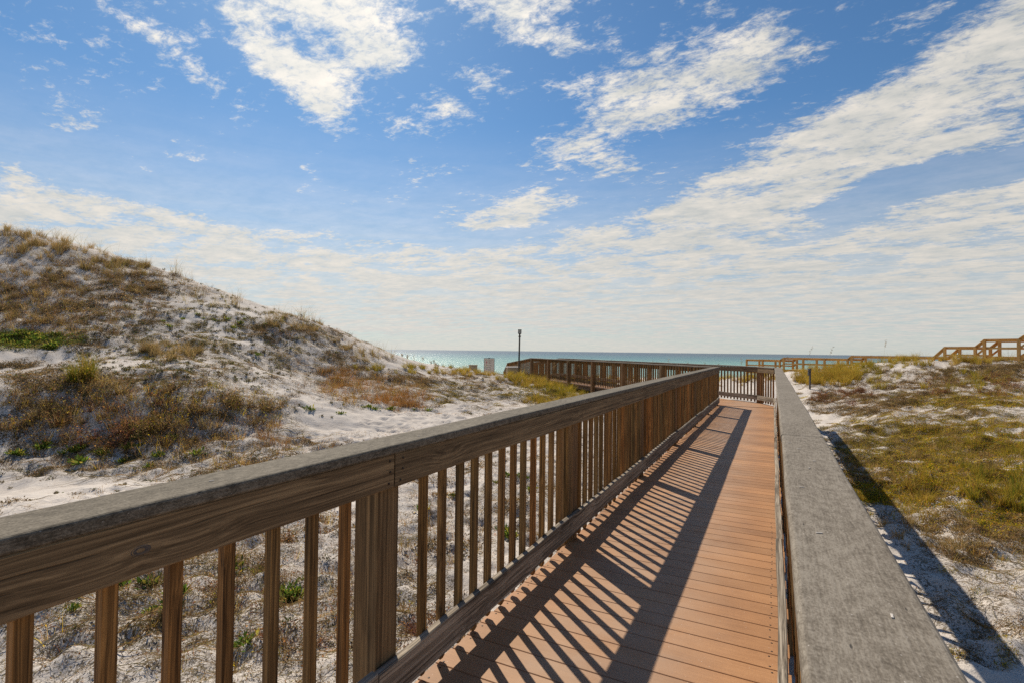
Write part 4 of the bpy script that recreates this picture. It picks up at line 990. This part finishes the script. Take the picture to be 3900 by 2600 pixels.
ROOM = {'grass_tuft': 300, 'arching_tuft': 170, 'dry_shrub': 290, 'dark_bush': 9, 'green_rosette': 120, 'dead_plant_stub': 290}
cand = []; stuff = {}
for z, pts in ZP:
    for (a, b, pu, pv) in pts:
        s_ = z[6] * rng.uniform(.65, 1.3)
        if z[0] in INFO: cand.append((z[0], a, b, s_, z[7], s_ / math.hypot(a, b), pu, pv, s_ / z[6]))
        else: stuff.setdefault(z[0], []).append((a, b, s_))
cand.sort(key=lambda c: -c[5]); used = {}
for (k, a, b, s_, ph, _, pu, pv, rs) in cand:
    nm, cat, look, grp = INFO[k]
    if used.get(nm, 0) < ROOM[nm]:
        used[nm] = used.get(nm, 0) + 1
        o = bpy.data.objects.new(nm, pm[k][rng.integers(len(pm[k]))]); col.objects.link(o)
        o.location = (a, b, hz(a, b) - .01); o.rotation_euler = (rng.normal(0, .06), rng.normal(0, .06), rng.uniform(0, 6.28)); f_ = rng.uniform(.8, 1.2); o.scale = (s_ * f_, s_ * f_, s_)
        lb = look + ' ' + ph + ', ' + {-1: 'far ', 0: '', 1: 'near '}[pv] + {-1: 'left', 0: 'middle', 1: 'right'}[pu]
        sz = 'big ' if rs > 1.08 else 'small ' if rs < .87 else ''
        tag(o, (sz if len(lb.split()) < 16 else '') + lb, cat, grp + ' ' + ph, 'thing')
    else: stuff.setdefault(k, []).append((a, b, s_))
def spread(x0, x1, y0, y1, n, kinds, lo, hi, mask=None):
    for _ in range(n):
        a, b = rng.uniform(x0, x1), rng.uniform(y0, y1)
        if -1.55 < a < .22 and b < 17: continue
        if vnoise(np.array([a * .5]), np.array([b * .5]), 3)[0] < (mask or 0): continue
        stuff.setdefault(kinds[rng.integers(len(kinds))], []).append((a, b, rng.uniform(lo, hi)))
spread(-26, 12, 7, 32, 1600, ['litter'], .5, 1.2, .4)
spread(-24, -2, 7, 32, 1100, ['matbr', 'stub', 'stub', 'spb', 'matol'], .25, .7, .42)
spread(.6, 26, 4, 34, 1500, ['matbr', 'matol', 'matbr', 'matyel'], .25, .7, .3)
spread(-8, -1.6, .8, 10, 300, ['litter'], .35, .8)
spread(.4, 6, .8, 10, 90, ['litter'], .25, .5)
spread(-26, 20, 4, 34, 260, ['runner', 'matbr', 'matbr'], .4, .9, .5)
spread(-30, 30, -22, 0, 300, ['matbr', 'matol', 'tan', 'scrub'], .6, 1.2)
spread(-9, -1.8, 1.2, 9, 760, ['runner', 'litter', 'stub', 'spb', 'spr', 'litter', 'spb', 'matbr'], .25, .7)
spread(-60, 60, 34, 60, 900, ['gold', 'tan', 'olive', 'matbr'], .8, 1.3)
def merge_stuff(name, kinds, label, cat):
    VV = []; FF = []; CC = []; o_ = 0
    for k in kinds:
        pts = stuff.get(k, [])
        for (a, b, s_) in pts:
            V, F, C = PROTO[k][rng.integers(len(PROTO[k]))]; an = rng.uniform(0, 6.28); c_, s2 = math.cos(an), math.sin(an)
            X = (V[:, 0] * c_ - V[:, 1] * s2) * s_ + a; Y = (V[:, 0] * s2 + V[:, 1] * c_) * s_ + b
            if k in ('litter', 'runner', 'matbr', 'matol', 'matyel', 'matgr', 'scrub', 'scrubred'): Z = hfast(X, Y) + V[:, 2] * s_ + .004
            else: Z = V[:, 2] * s_ + hz(a, b)
            VV.append(np.stack([X, Y, Z], -1)); FF.append(F + o_); CC.append(C * rng.uniform(.75, 1.25)); o_ += len(V)
    if not VV: return
    V = np.concatenate(VV); F = np.concatenate(FF); C = np.concatenate(CC)
    me = np_mesh(name, V, F, 3, {'tint': ('FLOAT_COLOR', np.concatenate([C, np.ones((len(C), 1))], 1))}); me.materials.append(M['plant'])
    tag(link(name, me), label, cat, kind='stuff')
merge_stuff('ground_cover', ['matbr', 'matol', 'matyel', 'matgr', 'scrub', 'scrubred', 'bush'], 'low tangled ground cover of brown, olive and yellow plants over the sand', 'ground cover')
merge_stuff('grass_cover', ['spb', 'spr', 'spy', 'tan', 'gold', 'olive', 'rust', 'green2', 'wisp', 'green', 'stub'], 'smaller and farther grass growing all over the dunes', 'grass')
merge_stuff('plant_litter', ['litter', 'runner'], 'dead leaves, roots and creeping stems scattered on the white sand', 'litter')

# sea oats, each a stalk of its own
for i, (x, y, d, yb) in enumerate([(694, 720, 21, 750), (926, 815, 23, 840), (934, 828, 23, 842), (973, 818, 24, 848), (993, 828, 24, 850), (1000, 826, 24, 850), (1003, 833, 24, 850), (1008, 838, 24, 850),
        (1315, 822, 25, 860), (1334, 827, 25, 860), (1491, 825, 22, 870), (1544, 820, 22, 880), (1585, 828, 23, 880), (1622, 828, 23, 880), (1650, 832, 23, 880),
        (1702, 820, 26, 875), (1818, 818, 27, 860), (1854, 795, 27, 860), (1901, 795, 27, 855), (1957, 815, 27, 845), (2001, 814, 27, 842), (2030, 779, 27, 838), (1270, 831, 25, 862), (1400, 826, 24, 865)]):
    p = cam_pt(x, d); zt = cam_pt(x, d, None, y).z; gz_ = hz(p.x, p.y); h_ = max(zt - gz_, .35)
    V, F, C = oat(h_); me = np_mesh('sea_oat', V, F, 3, {'tint': ('FLOAT_COLOR', np.concatenate([C, np.ones((len(C), 1))], 1))}); me.materials.append(M['plant'])
    o = bpy.data.objects.new('sea_oat', me); col.objects.link(o); o.location = (p.x, p.y, gz_); o.rotation_euler = (0, 0, rng.uniform(0, 6.28))
    where = 'on the left dune crest' if x < 720 else 'in the fringe by the sign' if x < 1100 else 'behind the inner railing of the far run' if x < 1450 else 'behind the far boardwalk corner' if x < 1750 else 'in front of the timber walkover'
    tag(o, ('tall ' if h_ > 1.5 else '') + 'sea oat stalk with seed head ' + where, 'sea oat', 'sea oats ' + where)
# dead sticks leaning on the sand under the near balusters
for i, (x, y, L_, an) in enumerate([(200, 1180, .9, .5), (130, 1480, .8, -.9), (700, 1130, .5, .2), (1180, 1180, .4, 1.0)]):
    g = ground_fast(x, y)
    if g is None: continue
    K = 6; t = np.linspace(0, 1, K); P = np.stack([L_ * t * math.cos(an), L_ * t * math.sin(an) + .05 * np.sin(t * 5), .015 + .05 * np.sin(t * 3)], -1)[None]
    V1 = join([ribbons(P, [.02], cols([(.30, .25, .20)], 1), np.array([[0, 0, 1.0]])), ribbons(P, [.02], cols([(.30, .25, .20)], 1), np.array([[.5, -.86, 0]]))])
    me = np_mesh('dead_stick', V1[0], V1[1], 3, {'tint': ('FLOAT_COLOR', np.concatenate([V1[2], np.ones((len(V1[2]), 1))], 1))}); me.materials.append(M['plant'])
    o = bpy.data.objects.new('dead_stick', me); col.objects.link(o); o.location = (g[0], g[1], hz(*g))
    tag(o, ['pale bent dead stick lying on shaded sand above the left cap', 'pale dead stick on the sand seen through the leftmost balusters', 'thin dead stick above the middle of the left cap', 'thin dead stick seen behind the near post'][i], 'stick')
